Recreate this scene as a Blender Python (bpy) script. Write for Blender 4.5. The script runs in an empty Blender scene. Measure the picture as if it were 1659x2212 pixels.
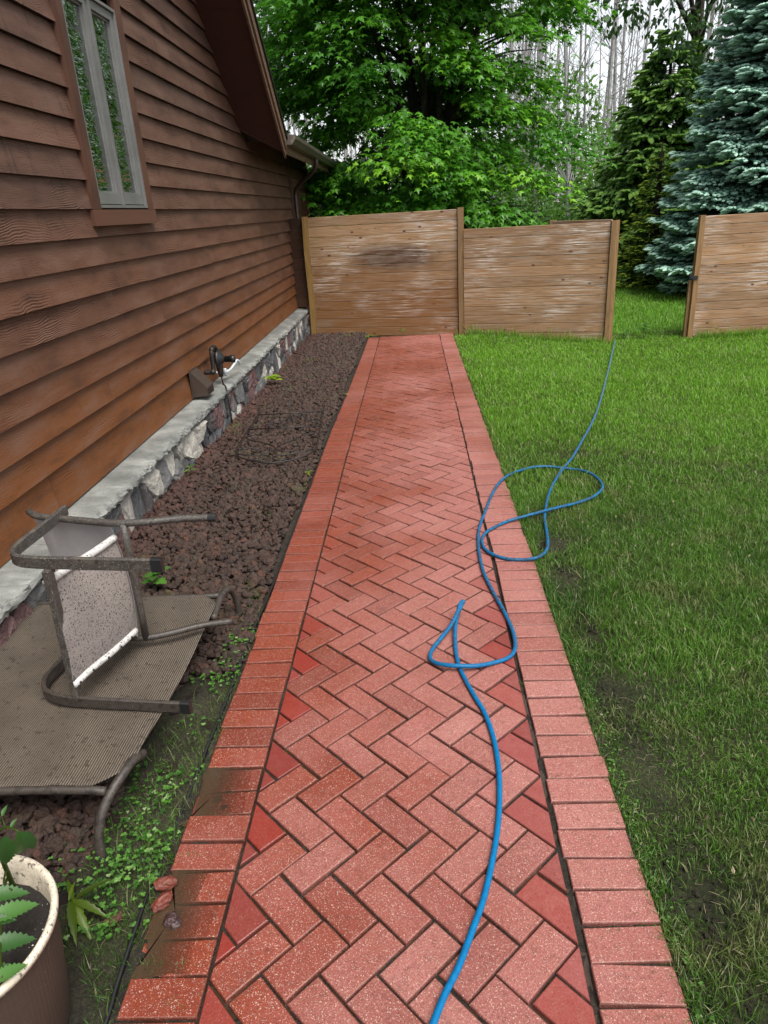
import bpy, math, random
import numpy as np
from math import sin, cos, pi, sqrt, radians, atan2

S = bpy.context.scene
COL = S.collection
# ------------------------------------------------------------------ camera
CAM_Z = 1.69
yaw, pitch, roll = radians(3.412), radians(23.054), radians(-3.38)
fw = np.array([-sin(yaw)*cos(pitch), cos(yaw)*cos(pitch), -sin(pitch)])
r0 = np.array([cos(yaw), sin(yaw), 0.0]); u0 = np.cross(r0, fw)
rr = cos(roll)*r0 + sin(roll)*u0; uu = -sin(roll)*r0 + cos(roll)*u0
from mathutils import Matrix, Vector
cd = bpy.data.cameras.new("camera"); cam = bpy.data.objects.new("camera", cd); COL.objects.link(cam)
mw = Matrix.Identity(4)
for i in range(3):
    mw[i][0] = rr[i]; mw[i][1] = uu[i]; mw[i][2] = -fw[i]
mw[0][3], mw[1][3], mw[2][3] = 0, 0, CAM_Z
cam.matrix_world = mw
cd.sensor_fit = 'VERTICAL'; cd.sensor_height = 36.0; cd.sensor_width = 27.0
cd.lens = 1528/2212*36.0; cd.clip_start = 0.05; cd.clip_end = 1000
S.camera = cam
S.render.resolution_x = 768; S.render.resolution_y = 1024
# ------------------------------------------------------------------ sky, sun, exposure
SUN_EL, SUN_AZ = radians(60), radians(148)      # azimuth from +Y towards +X
w = bpy.data.worlds.new("World"); S.world = w; w.use_nodes = True
wn = w.node_tree; wn.nodes.clear()
sky = wn.nodes.new('ShaderNodeTexSky'); sky.sky_type = 'NISHITA'; sky.sun_disc = False
sky.sun_elevation = SUN_EL; sky.sun_rotation = SUN_AZ
sky.air_density = 1.0; sky.dust_density = 1.2; sky.ozone_density = 1.0
hs = wn.nodes.new('ShaderNodeHueSaturation'); hs.inputs['Saturation'].default_value = 0.22
bg = wn.nodes.new('ShaderNodeBackground'); bg.inputs['Strength'].default_value = 0.066
wo = wn.nodes.new('ShaderNodeOutputWorld')
wn.links.new(sky.outputs[0], hs.inputs['Color']); wn.links.new(hs.outputs[0], bg.inputs['Color']); wn.links.new(bg.outputs[0], wo.inputs[0])
sl = bpy.data.lights.new("sun", 'SUN'); sl.energy = 1.5; sl.angle = radians(35); sl.color = (1.0, 0.96, 0.9)
so = bpy.data.objects.new("sun", sl); COL.objects.link(so)
sd = Vector((sin(SUN_AZ)*cos(SUN_EL), cos(SUN_AZ)*cos(SUN_EL), sin(SUN_EL)))
so.rotation_euler = sd.to_track_quat('Z', 'Y').to_euler()
S.view_settings.view_transform = 'Standard'; S.view_settings.look = 'None'
S.view_settings.exposure = 1.84; S.view_settings.gamma = 1.0; S.view_settings.use_curve_mapping = False
S.render.engine = 'CYCLES'
S.cycles.max_bounces = 6; S.cycles.diffuse_bounces = 2; S.cycles.glossy_bounces = 3
S.cycles.transmission_bounces = 4; S.cycles.transparent_max_bounces = 8
S.cycles.use_denoising = True

rng = np.random.default_rng(7); R = random.Random(7)
XW = -1.86
def sm(a, b, x):
    t = np.clip((np.asarray(x, float)-a)/(b-a), 0, 1); return t*t*(3-2*t)
def zp(y): return -.08*sm(4, 11, y)
def zl(x, y): return zp(y) - .14*sm(.6, 2.7, x)*sm(3, 9, y)
def zb(x, y): return zp(y) + .03*(1-sm(4, 6.5, y))*sm(.95, 1.6, -np.asarray(x, float)) + .02*sm(6, 11, y)
# ------------------------------------------------------------------ node helper
class G:
    def __init__(s, name):
        s.m = bpy.data.materials.new(name); s.m.use_nodes = True; s.t = s.m.node_tree; s.t.nodes.clear()
        s.out = s.t.nodes.new('ShaderNodeOutputMaterial'); s._tc = None
    def n(s, typ, ins=None, **props):
        nd = s.t.nodes.new('ShaderNode'+typ)
        for k, v in props.items(): setattr(nd, k, v)
        for k, v in (ins or {}).items(): s.set(nd.inputs[k], v)
        return nd
    def set(s, inp, v):
        if isinstance(v, bpy.types.NodeSocket): s.t.links.new(v, inp)
        elif isinstance(v, (tuple, list)) and len(v) == 3 and inp.type == 'RGBA': inp.default_value = (*v, 1)
        else: inp.default_value = v
    def obj(s):
        if s._tc is None: s._tc = s.n('TexCoord')
        return s._tc.outputs['Object']
    def geo_pos(s): return s.n('NewGeometry').outputs['Position']
    def map(s, v, scale=(1, 1, 1), loc=(0, 0, 0), rot=(0, 0, 0)):
        return s.n('Mapping', {'Vector': v, 'Scale': scale, 'Location': loc, 'Rotation': rot}).outputs[0]
    def noise(s, v, scale, detail=3, rough=.5, dist=0):
        return s.n('TexNoise', {'Vector': v, 'Scale': scale, 'Detail': detail, 'Roughness': rough, 'Distortion': dist}).outputs['Fac']
    def vor(s, v, scale, feature='F1', out='Distance', rand=1):
        return s.n('TexVoronoi', {'Vector': v, 'Scale': scale, 'Randomness': rand}, feature=feature).outputs[out]
    def math(s, op, a, b=0.0, c=0.0, clamp=False):
        nd = s.n('Math', operation=op, use_clamp=clamp); s.set(nd.inputs[0], a); s.set(nd.inputs[1], b); s.set(nd.inputs[2], c); return nd.outputs[0]
    def rng(s, v, a, b, c=0., d=1., smooth=False):
        return s.n('MapRange', {'Value': v, 'From Min': a, 'From Max': b, 'To Min': c, 'To Max': d},
                   interpolation_type='SMOOTHSTEP' if smooth else 'LINEAR').outputs[0]
    def mix(s, f, a, b, mode='MIX'):
        nd = s.n('Mix', data_type='RGBA', blend_type=mode); s.set(nd.inputs[0], f); s.set(nd.inputs[6], a); s.set(nd.inputs[7], b); return nd.outputs[2]
    def ramp(s, f, stops):
        nd = s.n('ValToRGB', {'Fac': f}); e = nd.color_ramp.elements
        while len(e) < len(stops): e.new(.5)
        for k, (p, c) in enumerate(stops): e[k].position = p; e[k].color = (*c, 1)
        return nd.outputs[0]
    def attr(s, name): return s.n('Attribute', attribute_name=name).outputs['Fac']
    def sep(s, v): return s.n('SeparateXYZ', {'Vector': v}).outputs
    def comb(s, x, y, z): return s.n('CombineXYZ', {'X': x, 'Y': y, 'Z': z}).outputs[0]
    def bump(s, h, strength=.5, dist=.01, normal=None):
        ins = {'Height': h, 'Strength': strength, 'Distance': dist}
        if normal is not None: ins['Normal'] = normal
        return s.n('Bump', ins).outputs[0]
    def surf(s, base, rough=.6, normal=None, spec=.5, metal=0., **kw):
        ins = {'Base Color': base, 'Roughness': rough, 'Specular IOR Level': spec, 'Metallic': metal}
        ins.update(kw)
        if normal is not None: ins['Normal'] = normal
        p = s.n('BsdfPrincipled', ins)
        s.t.links.new(p.outputs[0], s.out.inputs[0]); return p
    def leafy(s, base, trans, fac=.4, rough=.45, spec=.35, normal=None):
        ins = {'Base Color': base, 'Roughness': rough, 'Specular IOR Level': spec}
        if normal is not None: ins['Normal'] = normal
        p = s.n('BsdfPrincipled', ins); t = s.n('BsdfTranslucent', {'Color': trans})
        mx = s.n('MixShader', {0: fac, 1: p.outputs[0], 2: t.outputs[0]})
        s.t.links.new(mx.outputs[0], s.out.inputs[0]); return s.m
# ------------------------------------------------------------------ mesh helper
WORLD = {}
class MB:
    def __init__(s): s.v = []; s.f = []; s.k = 0; s.a = []
    def add(s, V, F, **at):
        V = np.asarray(V, float).reshape(-1, 3); n = len(V)
        s.v.append(V)
        for f in (F if isinstance(F, list) and len(F) and isinstance(F[0], np.ndarray) and F[0].ndim == 2 else [F]):
            if isinstance(f, np.ndarray): s.f.append(f + s.k)
            else:
                by = {}
                for q in f: by.setdefault(len(q), []).append(q)
                for q in by.values(): s.f.append(np.array(q, int) + s.k)
        s.a.append((n, at)); s.k += n
    def box(s, lo, hi, **at):
        (a, b, c), (d, e, f) = lo, hi
        s.add([(a,b,c),(d,b,c),(d,e,c),(a,e,c),(a,b,f),(d,b,f),(d,e,f),(a,e,f)],
              [(0,3,2,1),(4,5,6,7),(0,1,5,4),(1,2,6,5),(2,3,7,6),(3,0,4,7)], **at)
    def obox(s, p0, p1, thick, z0, z1, ch=.0, **at):   # upright board from p0 to p1 (xy), thickness along its normal
        p0 = np.array(p0, float); p1 = np.array(p1, float); d = (p1-p0)/np.linalg.norm(p1-p0); nn = np.array([d[1], -d[0]])*thick
        q = [p0, p1, p1+nn, p0+nn]
        s.add([(x[0], x[1], z0) for x in q]+[(x[0], x[1], z1) for x in q],
              [(0,3,2,1),(4,5,6,7),(0,1,5,4),(1,2,6,5),(2,3,7,6),(3,0,4,7)], **at)
    def build(s, name, mat, parent=None, smooth=False):
        V = np.concatenate(s.v); off = np.zeros(3)
        if parent is not None: off = np.array(WORLD[parent.name])
        me = bpy.data.meshes.new(name); V = V - off
        tot = np.concatenate([np.full(len(f), f.shape[1], np.int32) for f in s.f])
        lp = np.concatenate([f.ravel() for f in s.f]).astype(np.int32)
        st = np.concatenate([[0], np.cumsum(tot)[:-1]]).astype(np.int32)
        me.vertices.add(len(V)); me.vertices.foreach_set('co', V.astype(np.float32).ravel())
        me.loops.add(len(lp)); me.loops.foreach_set('vertex_index', lp)
        me.polygons.add(len(tot)); me.polygons.foreach_set('loop_start', st); me.polygons.foreach_set('loop_total', tot)
        me.polygons.foreach_set('use_smooth', np.full(len(tot), smooth, bool))
        names = set(k for _, a in s.a for k in a)
        for k in names:
            arr = np.concatenate([np.broadcast_to(np.asarray(a.get(k, 0.), float), (n,)) for n, a in s.a])
            at = me.attributes.new(k, 'FLOAT', 'POINT'); at.data.foreach_set('value', arr.astype(np.float32))
        me.update(); me.validate()
        me.materials.append(mat)
        o = bpy.data.objects.new(name, me); COL.objects.link(o)
        WORLD[o.name] = tuple(off)
        if parent is not None: o.parent = parent
        return o
def tag(o, label=None, cat=None, group=None, kind=None):
    if label: o['label'] = label
    if cat: o['category'] = cat
    if group: o['group'] = group
    if kind: o['kind'] = kind
    return o
def thing(name, loc, label, cat, group=None):
    o = bpy.data.objects.new(name, None); COL.objects.link(o); o.location = loc; o.empty_display_size = .1
    WORLD[o.name] = tuple(loc); return tag(o, label, cat, group)
def nrm(v): v = np.asarray(v, float); return v/np.maximum(np.linalg.norm(v, axis=-1, keepdims=True), 1e-9)
def cat_rom(P, k=6):
    P = np.asarray(P, float); Q = np.vstack([2*P[0]-P[1], P, 2*P[-1]-P[-2]]); out = []
    for i in range(1, len(Q)-2):
        a, b, c, d = Q[i-1], Q[i], Q[i+1], Q[i+2]
        for t in np.arange(k)/k:
            out.append(.5*(2*b+(c-a)*t+(2*a-5*b+4*c-d)*t*t+(3*b-a-3*c+d)*t**3))
    out.append(P[-1]); return np.array(out)
def circ(n, r=1.): return [(r*cos(2*pi*i/n), r*sin(2*pi*i/n)) for i in range(n)]
def sweep(P, prof, up=None, scale=None, cap=True):
    P = np.asarray(P, float); n = len(P); T = nrm(np.gradient(P, axis=0))
    prof = np.asarray(prof, float); m = len(prof); sc = np.ones(n) if scale is None else np.asarray(scale, float)
    V = []; ref = None
    for i in range(n):
        if up is not None: sd_ = nrm(np.cross(T[i], up))
        else:
            if ref is None: ref = np.array([0, 0, 1.]) if abs(T[i][2]) < .9 else np.array([1., 0, 0])
            sd_ = nrm(np.cross(T[i], ref))
        u_ = np.cross(sd_, T[i]); ref = u_
        V.append(P[i] + sc[i]*(prof[:, :1]*sd_ + prof[:, 1:]*u_))
    V = np.concatenate(V)
    i = np.arange(n-1)[:, None]*m; j = np.arange(m)[None]; jn = (j+1) % m
    F = [np.stack([(i+j).ravel(), (i+jn).ravel(), (i+m+jn).ravel(), (i+m+j).ravel()], 1)]
    if cap: F += [np.array([list(range(m))[::-1]]), np.array([list(range((n-1)*m, n*m))])]
    return V, F
def tube(mb, P, r, n=8, k=5, **at):
    Q = cat_rom(P, k) if k > 1 and len(P) > 2 else np.asarray(P, float)
    sc = None
    if isinstance(r, (list, tuple)):
        sc = np.interp(np.linspace(0, 1, len(Q)), np.linspace(0, 1, len(r)), r); r = 1.
    mb.add(*sweep(Q, circ(n, r), scale=sc), **at)
def lathe(mb, prof, c, n=32, axis=2, **at):
    V = []; m = len(prof)
    for i in range(n):
        a = 2*pi*i/n
        for (r, h) in prof:
            p = (r*cos(a), r*sin(a), h) if axis == 2 else (h, r*cos(a), r*sin(a))
            V.append((c[0]+p[0], c[1]+p[1], c[2]+p[2]))
    F = [(i*m+j, ((i+1) % n)*m+j, ((i+1) % n)*m+j+1, i*m+j+1) for i in range(n) for j in range(m-1)]
    mb.add(V, F, **at)
def grid(mb, xs, ys, zf, **at):
    X, Y = np.meshgrid(xs, ys); Z = zf(X, Y); V = np.stack([X.ravel(), Y.ravel(), Z.ravel()], 1); nx = len(xs)
    i, j = np.meshgrid(np.arange(nx-1), np.arange(len(ys)-1)); b = (j*nx+i).ravel()
    mb.add(V, np.stack([b, b+1, b+nx+1, b+nx], 1), **at)
def inset(P, d):
    P = np.asarray(P, float); n = len(P); out = []
    for i in range(n):
        a, b, c = P[i-1], P[i], P[(i+1) % n]
        e1 = nrm(b-a); e2 = nrm(c-b); n1 = np.array([-e1[1], e1[0]]); n2 = np.array([-e2[1], e2[0]])
        dn = 1+n1@n2; out.append(b + d*(n1+n2)/max(dn, .35))
    return np.array(out)
def clip(P, nx, ny, c):      # keep nx*x+ny*y <= c
    out = []; n = len(P)
    for i in range(n):
        a, b = P[i], P[(i+1) % n]; da = nx*a[0]+ny*a[1]-c; db = nx*b[0]+ny*b[1]-c
        if da <= 0: out.append(tuple(a))
        if (da < 0) != (db < 0) and da != db:
            t = da/(da-db); out.append((a[0]+t*(b[0]-a[0]), a[1]+t*(b[1]-a[1])))
    return out
def area(P): return .5*sum(P[i-1][0]*P[i][1]-P[i][0]*P[i-1][1] for i in range(len(P)))
def snoise(P, f, seed=0):
    r_ = np.random.default_rng(seed); s_ = 0
    for k in range(7):
        d = r_.normal(size=3); d /= np.linalg.norm(d); s_ = s_ + np.sin((P*np.asarray(f)) @ d*(1+.25*k) + r_.uniform(0, 6.28))
    return s_/3.2
def frames(N, D):
    D = nrm(D); N = nrm(N - (N*D).sum(1, keepdims=True)*D); return np.cross(D, N), D, N
def stamp(mb, tv, tf, P, Sd, D, N, sc, **at):
    """copies of template (tv verts, tf faces) at P with axes Sd,D,N into ONE mesh (leaves of one crown, blades of one lawn)"""
    n = len(P); m = len(tv); sc = np.broadcast_to(np.asarray(sc, float), (n,))[:, None, None]
    V = P[:, None, :] + sc*(tv[None, :, :1]*Sd[:, None] + tv[None, :, 1:2]*D[:, None] + tv[None, :, 2:3]*N[:, None])
    F = [(np.asarray(f)[None] + (np.arange(n)*m)[:, None, None]).reshape(-1, np.asarray(f).shape[1]) for f in tf]
    mb.add(V.reshape(-1, 3), F, **{k: (np.repeat(v, m) if np.ndim(v) and len(v) == n else np.tile(v, n)) for k, v in at.items()})
# ================================================================== MATERIALS
def mat_siding():
    g = G('cedar_siding'); o = g.obj(); rnd = g.attr('rnd'); x, y, z = g.sep(o)[:3]
    yy = g.math('ADD', y, g.math('MULTIPLY', rnd, 37.)); zz = g.math('ADD', z, g.math('MULTIPLY', rnd, 11.))
    low = g.noise(g.comb(g.math('MULTIPLY', yy, 2.6), g.math('MULTIPLY', zz, 3.6), rnd), 1.0, 2, .5, .35)
    rings = g.math('ADD', g.math('MULTIPLY', low, 11.), g.math('ADD', g.math('MULTIPLY', z, 84.), g.math('MULTIPLY', g.noise(o, 55., 2, .6), .55)))
    rings = g.math('SINE', g.math('MULTIPLY', rings, 6.283))
    fine = g.noise(g.comb(g.math('MULTIPLY', yy, 9.), g.math('MULTIPLY', zz, 260.), 0.), 1., 3, .6)
    patch = g.noise(g.comb(g.math('MULTIPLY', yy, 1.5), g.math('MULTIPLY', zz, 4.), rnd), 1., 3, .6)
    strong = g.math('MULTIPLY', g.rng(patch, .45, .60, .06, 1.), g.rng(g.math('FRACT', g.math('MULTIPLY', rnd, 7.3)), .25, .7, .2, 1.))
    h = g.math('ADD', g.math('MULTIPLY', rings, g.math('MULTIPLY', strong, .5)), g.math('MULTIPLY', fine, .7))
    wz = g.n('NewGeometry'); pz = g.sep(wz.outputs['Position'])[2]
    hi = g.ramp(rnd, [(0., (.086, .041, .026)), (.5, (.112, .053, .033)), (1., (.072, .037, .026))])
    lo = g.ramp(rnd, [(0., (.105, .037, .015)), (.5, (.125, .046, .018)), (1., (.092, .035, .016))])
    wob = g.math('ADD', pz, g.math('MULTIPLY', g.math('SUBTRACT', patch, .5), .5))
    c = g.mix(g.rng(wob, .55, 1.9, 1., 0.), hi, lo)
    vlow = g.rng(wob, .40, 1.15, .9, 0., True)
    c = g.mix(vlow, c, (.150, .048, .008))
    c = g.mix(g.math('MULTIPLY', g.rng(rings, .55, 1., 0., .6), strong), c, (.017, .010, .009))
    c = g.mix(g.rng(fine, .35, .75, .0, .30), c, (.125, .066, .045))
    st = g.noise(g.comb(g.math('MULTIPLY', yy, 26.), g.math('MULTIPLY', zz, 3.2), 5.), 1., 3, .6)
    c = g.mix(g.math('MULTIPLY', g.rng(st, .57, .70, 0., .75), g.rng(pz, 1.2, 2.2, .25, 1.)), c, (.018, .012, .010))
    bl = g.noise(g.comb(g.math('MULTIPLY', yy, 2.3), g.math('MULTIPLY', zz, 9.), 2.), 1., 4, .6); c = g.mix(g.rng(bl, .48, .68, 0., .55), c, (.150, .085, .060)); c = g.mix(g.rng(bl, .46, .30, 0., .55), c, (.034, .016, .011))
    sp = g.noise(o, 140., 2, .5)
    spm = g.math('MULTIPLY', g.rng(sp, .71, .75), g.rng(pz, .8, 1.7, 1., .0))
    c = g.mix(g.math('MULTIPLY', spm, .55), c, (.42, .34, .27))
    c = g.mix(g.attr('raw'), c, (.010, .006, .005))  # lap undersides painted near black, shade in the colour to deepen the lap lines
    rough = g.rng(fine, .2, .8, .46, .70)
    g.surf(c, rough, g.bump(h, .8, .0042), .30)
    return g.m
def mat_wood(name, c1, c2, c3=None, grain='x', knots=False, pale=0., rough=.6, brown=None, stain=None):
    """planed boards: grain along local x or z"""
    g = G(name); o = g.obj(); rnd = g.attr('rnd'); x, y, z = g.sep(o)[:3]
    a, b = (x, z) if grain == 'x' else (z, x)
    a = g.math('ADD', a, g.math('MULTIPLY', rnd, 31.)); bb = g.math('ADD', b, g.math('MULTIPLY', rnd, 3.))
    low = g.noise(g.comb(g.math('MULTIPLY', a, .8), g.math('MULTIPLY', bb, 9.), rnd), 1., 2, .5)
    rings = g.math('SINE', g.math('MULTIPLY', g.math('ADD', g.math('MULTIPLY', low, 9.), g.math('MULTIPLY', bb, 18.)), 6.283))
    fine = g.noise(g.comb(g.math('MULTIPLY', a, 3.), g.math('MULTIPLY', bb, 150.), 0.), 1., 3, .6)
    c = g.mix(g.rng(fine, .3, .7), c1, c2)
    c = g.mix(g.rng(rings, .1, 1., 0., .45), c, tuple(v*.62 for v in c1))
    tone = g.rng(rnd, 0., 1., .8, 1.15)
    c = g.mix(1., c, g.comb(tone, tone, tone), 'MULTIPLY')
    if brown is not None:
        bz, cc, amt = brown
        nb = g.noise(g.comb(g.math('MULTIPLY', x, 1.3), 0., g.math('MULTIPLY', z, 3.)), 1., 3, .6)
        m = g.rng(g.math('ADD', z, g.math('MULTIPLY', nb, 1.3)), bz, bz+.7, amt, 0., True)
        c = g.mix(m, c, cc)
    if stain is not None:
        sx = g.math('DIVIDE', g.math('SUBTRACT', x, stain[0]), .62); sz = g.math('DIVIDE', g.math('SUBTRACT', z, stain[1]), .17)
        dd = g.math('ADD', g.math('ADD', g.math('MULTIPLY', sx, sx), g.math('MULTIPLY', sz, sz)), g.math('MULTIPLY', g.noise(g.comb(g.math('MULTIPLY', x, 5.), 0., g.math('MULTIPLY', z, 14.)), 1., 3, .6), 1.6))
        c = g.mix(g.rng(dd, .8, 2.6, .90, 0., True), c, (.055, .022, .010))
    if pale > 0:
        pn = g.noise(g.comb(g.math('MULTIPLY', a, 2.6), g.math('MULTIPLY', bb, 46.), 3.), 1., 5, .68)
        big = g.noise(g.comb(g.math('MULTIPLY', x, 1.1), 0., g.math('MULTIPLY', z, 1.7)), 1., 2, .5)
        m = g.math('MULTIPLY', g.rng(pn, .47, .64), g.rng(big, .46, .66, .10, 1.))
        c = g.mix(g.math('MULTIPLY', m, pale), c, (.62, .58, .53))
        wv = g.noise(g.comb(g.math('MULTIPLY', a, 1.6), g.math('MULTIPLY', bb, 6.), 9.), 1., 3, .6)
        c = g.mix(g.rng(wv, .52, .75, 0., .45), c, (.25, .20, .155))
    if knots:
        v = g.n('TexVoronoi', {'Vector': g.comb(g.math('MULTIPLY', a, 4.), g.math('MULTIPLY', bb, 7.4), 0.), 'Scale': 1.})
        km = g.rng(v.outputs['Distance'], .06, .13, 1., 0.)
        c = g.mix(km, c, (.07, .03, .014))
    g.surf(c, rough, g.bump(g.math('ADD', fine, g.math('MULTIPLY', rings, .2)), .5, .003), .35)
    return g.m
def mat_paver():
    g = G('clay_pavers'); o = g.obj(); rnd = g.attr('rnd'); cut = g.attr('cut'); wet = g.attr('wet')
    x, y = g.sep(o)[0], g.sep(o)[1]
    big = g.noise(o, 1.1, 3, .55); mid = g.noise(o, 9., 4, .6); fi = g.noise(o, 190., 4, .7); fi2 = g.noise(o, 700., 2, .6)
    dry = g.ramp(rnd, [(0., (.235, .070, .058)), (.35, (.30, .100, .086)), (.7, (.265, .086, .072)), (1., (.325, .122, .105))])
    wt = g.ramp(rnd, [(0., (.135, .020, .008)), (.5, (.195, .031, .011)), (1., (.160, .027, .012))])
    wm = g.math('ADD', wet, g.rng(big, .40, .66, -.22, .45), clamp=True)
    wm = g.math('ADD', wm, g.rng(mid, .35, .7, -.14, .14), clamp=True)
    inv = g.rng(wm, 0., 1., 1., .25); c = g.mix(wm, dry, wt)
    c = g.mix(g.math('MULTIPLY', inv, g.rng(mid, .3, .75, 0., .40)), c, (.33, .15, .12)); c = g.mix(g.rng(g.noise(o, 45., 4, .7), .52, .72, 0., .5), c, (.085, .024, .018))
    # exposed aggregate: pale and dark grains
    v = g.n('TexVoronoi', {'Vector': o, 'Scale': 330.}); cr = g.sep(v.outputs['Color'])
    grain = g.math('MULTIPLY', g.rng(v.outputs['Distance'], .30, .42, 1., 0.), g.math('GREATER_THAN', cr[0], .66))
    v2 = g.n('TexVoronoi', {'Vector': o, 'Scale': 165.}); cr2 = g.sep(v2.outputs['Color'])
    grain2 = g.math('MULTIPLY', g.rng(v2.outputs['Distance'], .26, .36, 1., 0.), g.math('GREATER_THAN', cr2[0], .88))
    noc = g.math('SUBTRACT', 1., g.math('MULTIPLY', cut, .72))
    c = g.mix(g.math('MULTIPLY', g.math('MAXIMUM', grain, grain2), g.math('MULTIPLY', noc, .62)), c, (.56, .40, .33))
    dk = g.math('MULTIPLY', g.rng(v.outputs['Distance'], .28, .4, 1., 0.), g.math('LESS_THAN', cr[1], .20))
    c = g.mix(g.math('MULTIPLY', dk, g.math('MULTIPLY', noc, .75)), c, (.045, .016, .014))
    c = g.mix(g.rng(fi, .52, .70, 0., .60), c, (.065, .018, .014)); c = g.mix(g.math('MULTIPLY', inv, g.rng(fi, .46, .30, 0., .40)), c, (.50, .27, .22))
    c = g.mix(g.math('MULTIPLY', cut, g.rng(g.noise(o, 26., 4, .7), .3, .7, .55, .9)), c, g.ramp(rnd, [(0., (.15, .018, .014)), (.5, (.21, .034, .032)), (1., (.20, .016, .009))]))
    ed = g.attr('edge'); c = g.mix(g.math('MULTIPLY', ed, g.rng(mid, .3, .65, .25, .75)), c, (.055, .022, .016))  # chamfers coloured darker: painted crevice shade together with dirt
    dirt = g.noise(o, 3.3, 5, .68); dirt2 = g.noise(g.map(o, (1, 1, 1), (7, 3, 0)), 14., 4, .65)
    dm = g.math('MULTIPLY', g.rng(dirt, .57, .70), g.rng(dirt2, .40, .62))
    c = g.mix(g.math('MULTIPLY', dm, .42), c, (.075, .048, .036))
    h = g.math('ADD', g.math('MULTIPLY', fi, -.6), g.math('ADD', g.math('MULTIPLY', fi2, .3), g.math('MULTIPLY', g.math('MAXIMUM', grain, grain2), .2)))
    r = g.math('ADD', g.rng(wm, 0., 1., .56, .30), g.rng(mid, .3, .7, -.08, .08))
    r = g.math('SUBTRACT', r, g.math('MULTIPLY', cut, .12))
    g.surf(c, r, g.bump(h, .65, .0022), .45)
    return g.m
def mat_soil(name, cols, scale=60., rough=.8, bump=.9, dist=.012):
    g = G(name); o = g.obj(); n1 = g.noise(o, scale, 5, .7); n2 = g.noise(o, 4., 3, .6); n3 = g.noise(o, scale*4, 3, .6)
    c = g.ramp(g.math('ADD', g.math('MULTIPLY', n1, .65), g.math('MULTIPLY', n2, .35)), [(.32, cols[0]), (.5, cols[1]), (.66, cols[2])])
    g.surf(c, rough, g.bump(g.math('ADD', n1, g.math('MULTIPLY', n3, .4)), bump, dist), .3); return g.m
def mat_rock():
    g = G('lava_rock'); o = g.obj(); rnd = g.attr('rnd'); n1 = g.noise(o, 130., 4, .7); n2 = g.noise(o, 2.2, 4, .6)
    c = g.ramp(rnd, [(0., (.012, .007, .006)), (.3, (.030, .014, .010)), (.6, (.044, .023, .016)), (.85, (.036, .025, .018)), (1., (.085, .027, .016))])
    c = g.mix(g.rng(n1, .3, .7, .0, .6), c, (.072, .046, .035))
    red = g.rng(g.sep(o)[0], -1.45, -1.72, 0., .35)
    c = g.mix(red, c, (.075, .020, .016))
    moss = g.math('MULTIPLY', g.rng(n2, .56, .68), g.rng(g.noise(o, 22., 3, .6), .4, .6))
    c = g.mix(g.math('MULTIPLY', moss, .55), c, (.075, .085, .018))
    g.surf(c, .62, g.bump(n1, 1., .008), .4); return g.m
def mat_plain(name, c, rough=.5, metal=0., spots=None, bump=.0, scale=60., spec=.5):
    g = G(name); o = g.obj(); n = g.noise(o, scale, 4, .65)
    col = g.mix(g.rng(n, .3, .7), tuple(v*.82 for v in c), tuple(min(1, v*1.15) for v in c))
    for (sc, th, cc, am) in (spots or []):
        s_ = g.noise(g.map(o, (1, 1, 1), (sc, 0, 0)), sc, 3, .6); col = g.mix(g.rng(s_, th, th+.05, 0., am), col, cc)
    g.surf(col, rough, g.bump(n, bump, .003) if bump else None, spec, metal); return g.m
def mat_sling(name, c1, c2, axis, freq, spots, tr=0.):
    g = G(name); o = g.obj(); x, y, z = g.sep(o)[:3]
    q = {'x': x, 'y': y, 'z': z}[axis]
    wv = g.math('SINE', g.math('MULTIPLY', g.math('ADD', q, g.math('MULTIPLY', g.noise(o, 9., 2), .004)), freq*6.283))
    n = g.noise(o, 420., 2, .6); cr = g.noise(o, 7., 4, .6)
    c = g.mix(g.math('MULTIPLY', g.rng(wv, .1, .8), g.rng(n, .35, .6, .45, 1.)), c1, c2)
    c = g.mix(g.rng(cr, .35, .75, 0., .45), c, tuple(v*.55 for v in c1))
    for (sc, th, cc, am) in spots:
        s_ = g.noise(g.map(o, (1, 1, 1), (sc, 1, 0)), sc, 4, .62); c = g.mix(g.rng(s_, th, th+.035, 0., am), c, cc)
    p = g.surf(c, .75, g.bump(g.math('ADD', wv, g.math('MULTIPLY', n, .8)), .4, .002), .25)
    if tr:
        tl = g.n('BsdfTranslucent', {'Color': c}); mx = g.n('MixShader', {0: tr, 1: p.outputs[0], 2: tl.outputs[0]}); g.t.links.new(mx.outputs[0], g.out.inputs[0])
    return g.m
def mat_leaf(name, stops, trans, fac=.38, patch=.5, rough=.42, patchcol=(.10, .16, .02), spec=.35):
    g = G(name); rnd = g.attr('rnd'); o = g.obj()
    c = g.ramp(rnd, stops); n = g.noise(o, .9, 2, .5)
    c = g.mix(g.rng(n, .45, .7, 0., patch), c, patchcol)
    return g.leafy(c, trans, fac, rough, spec)
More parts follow.
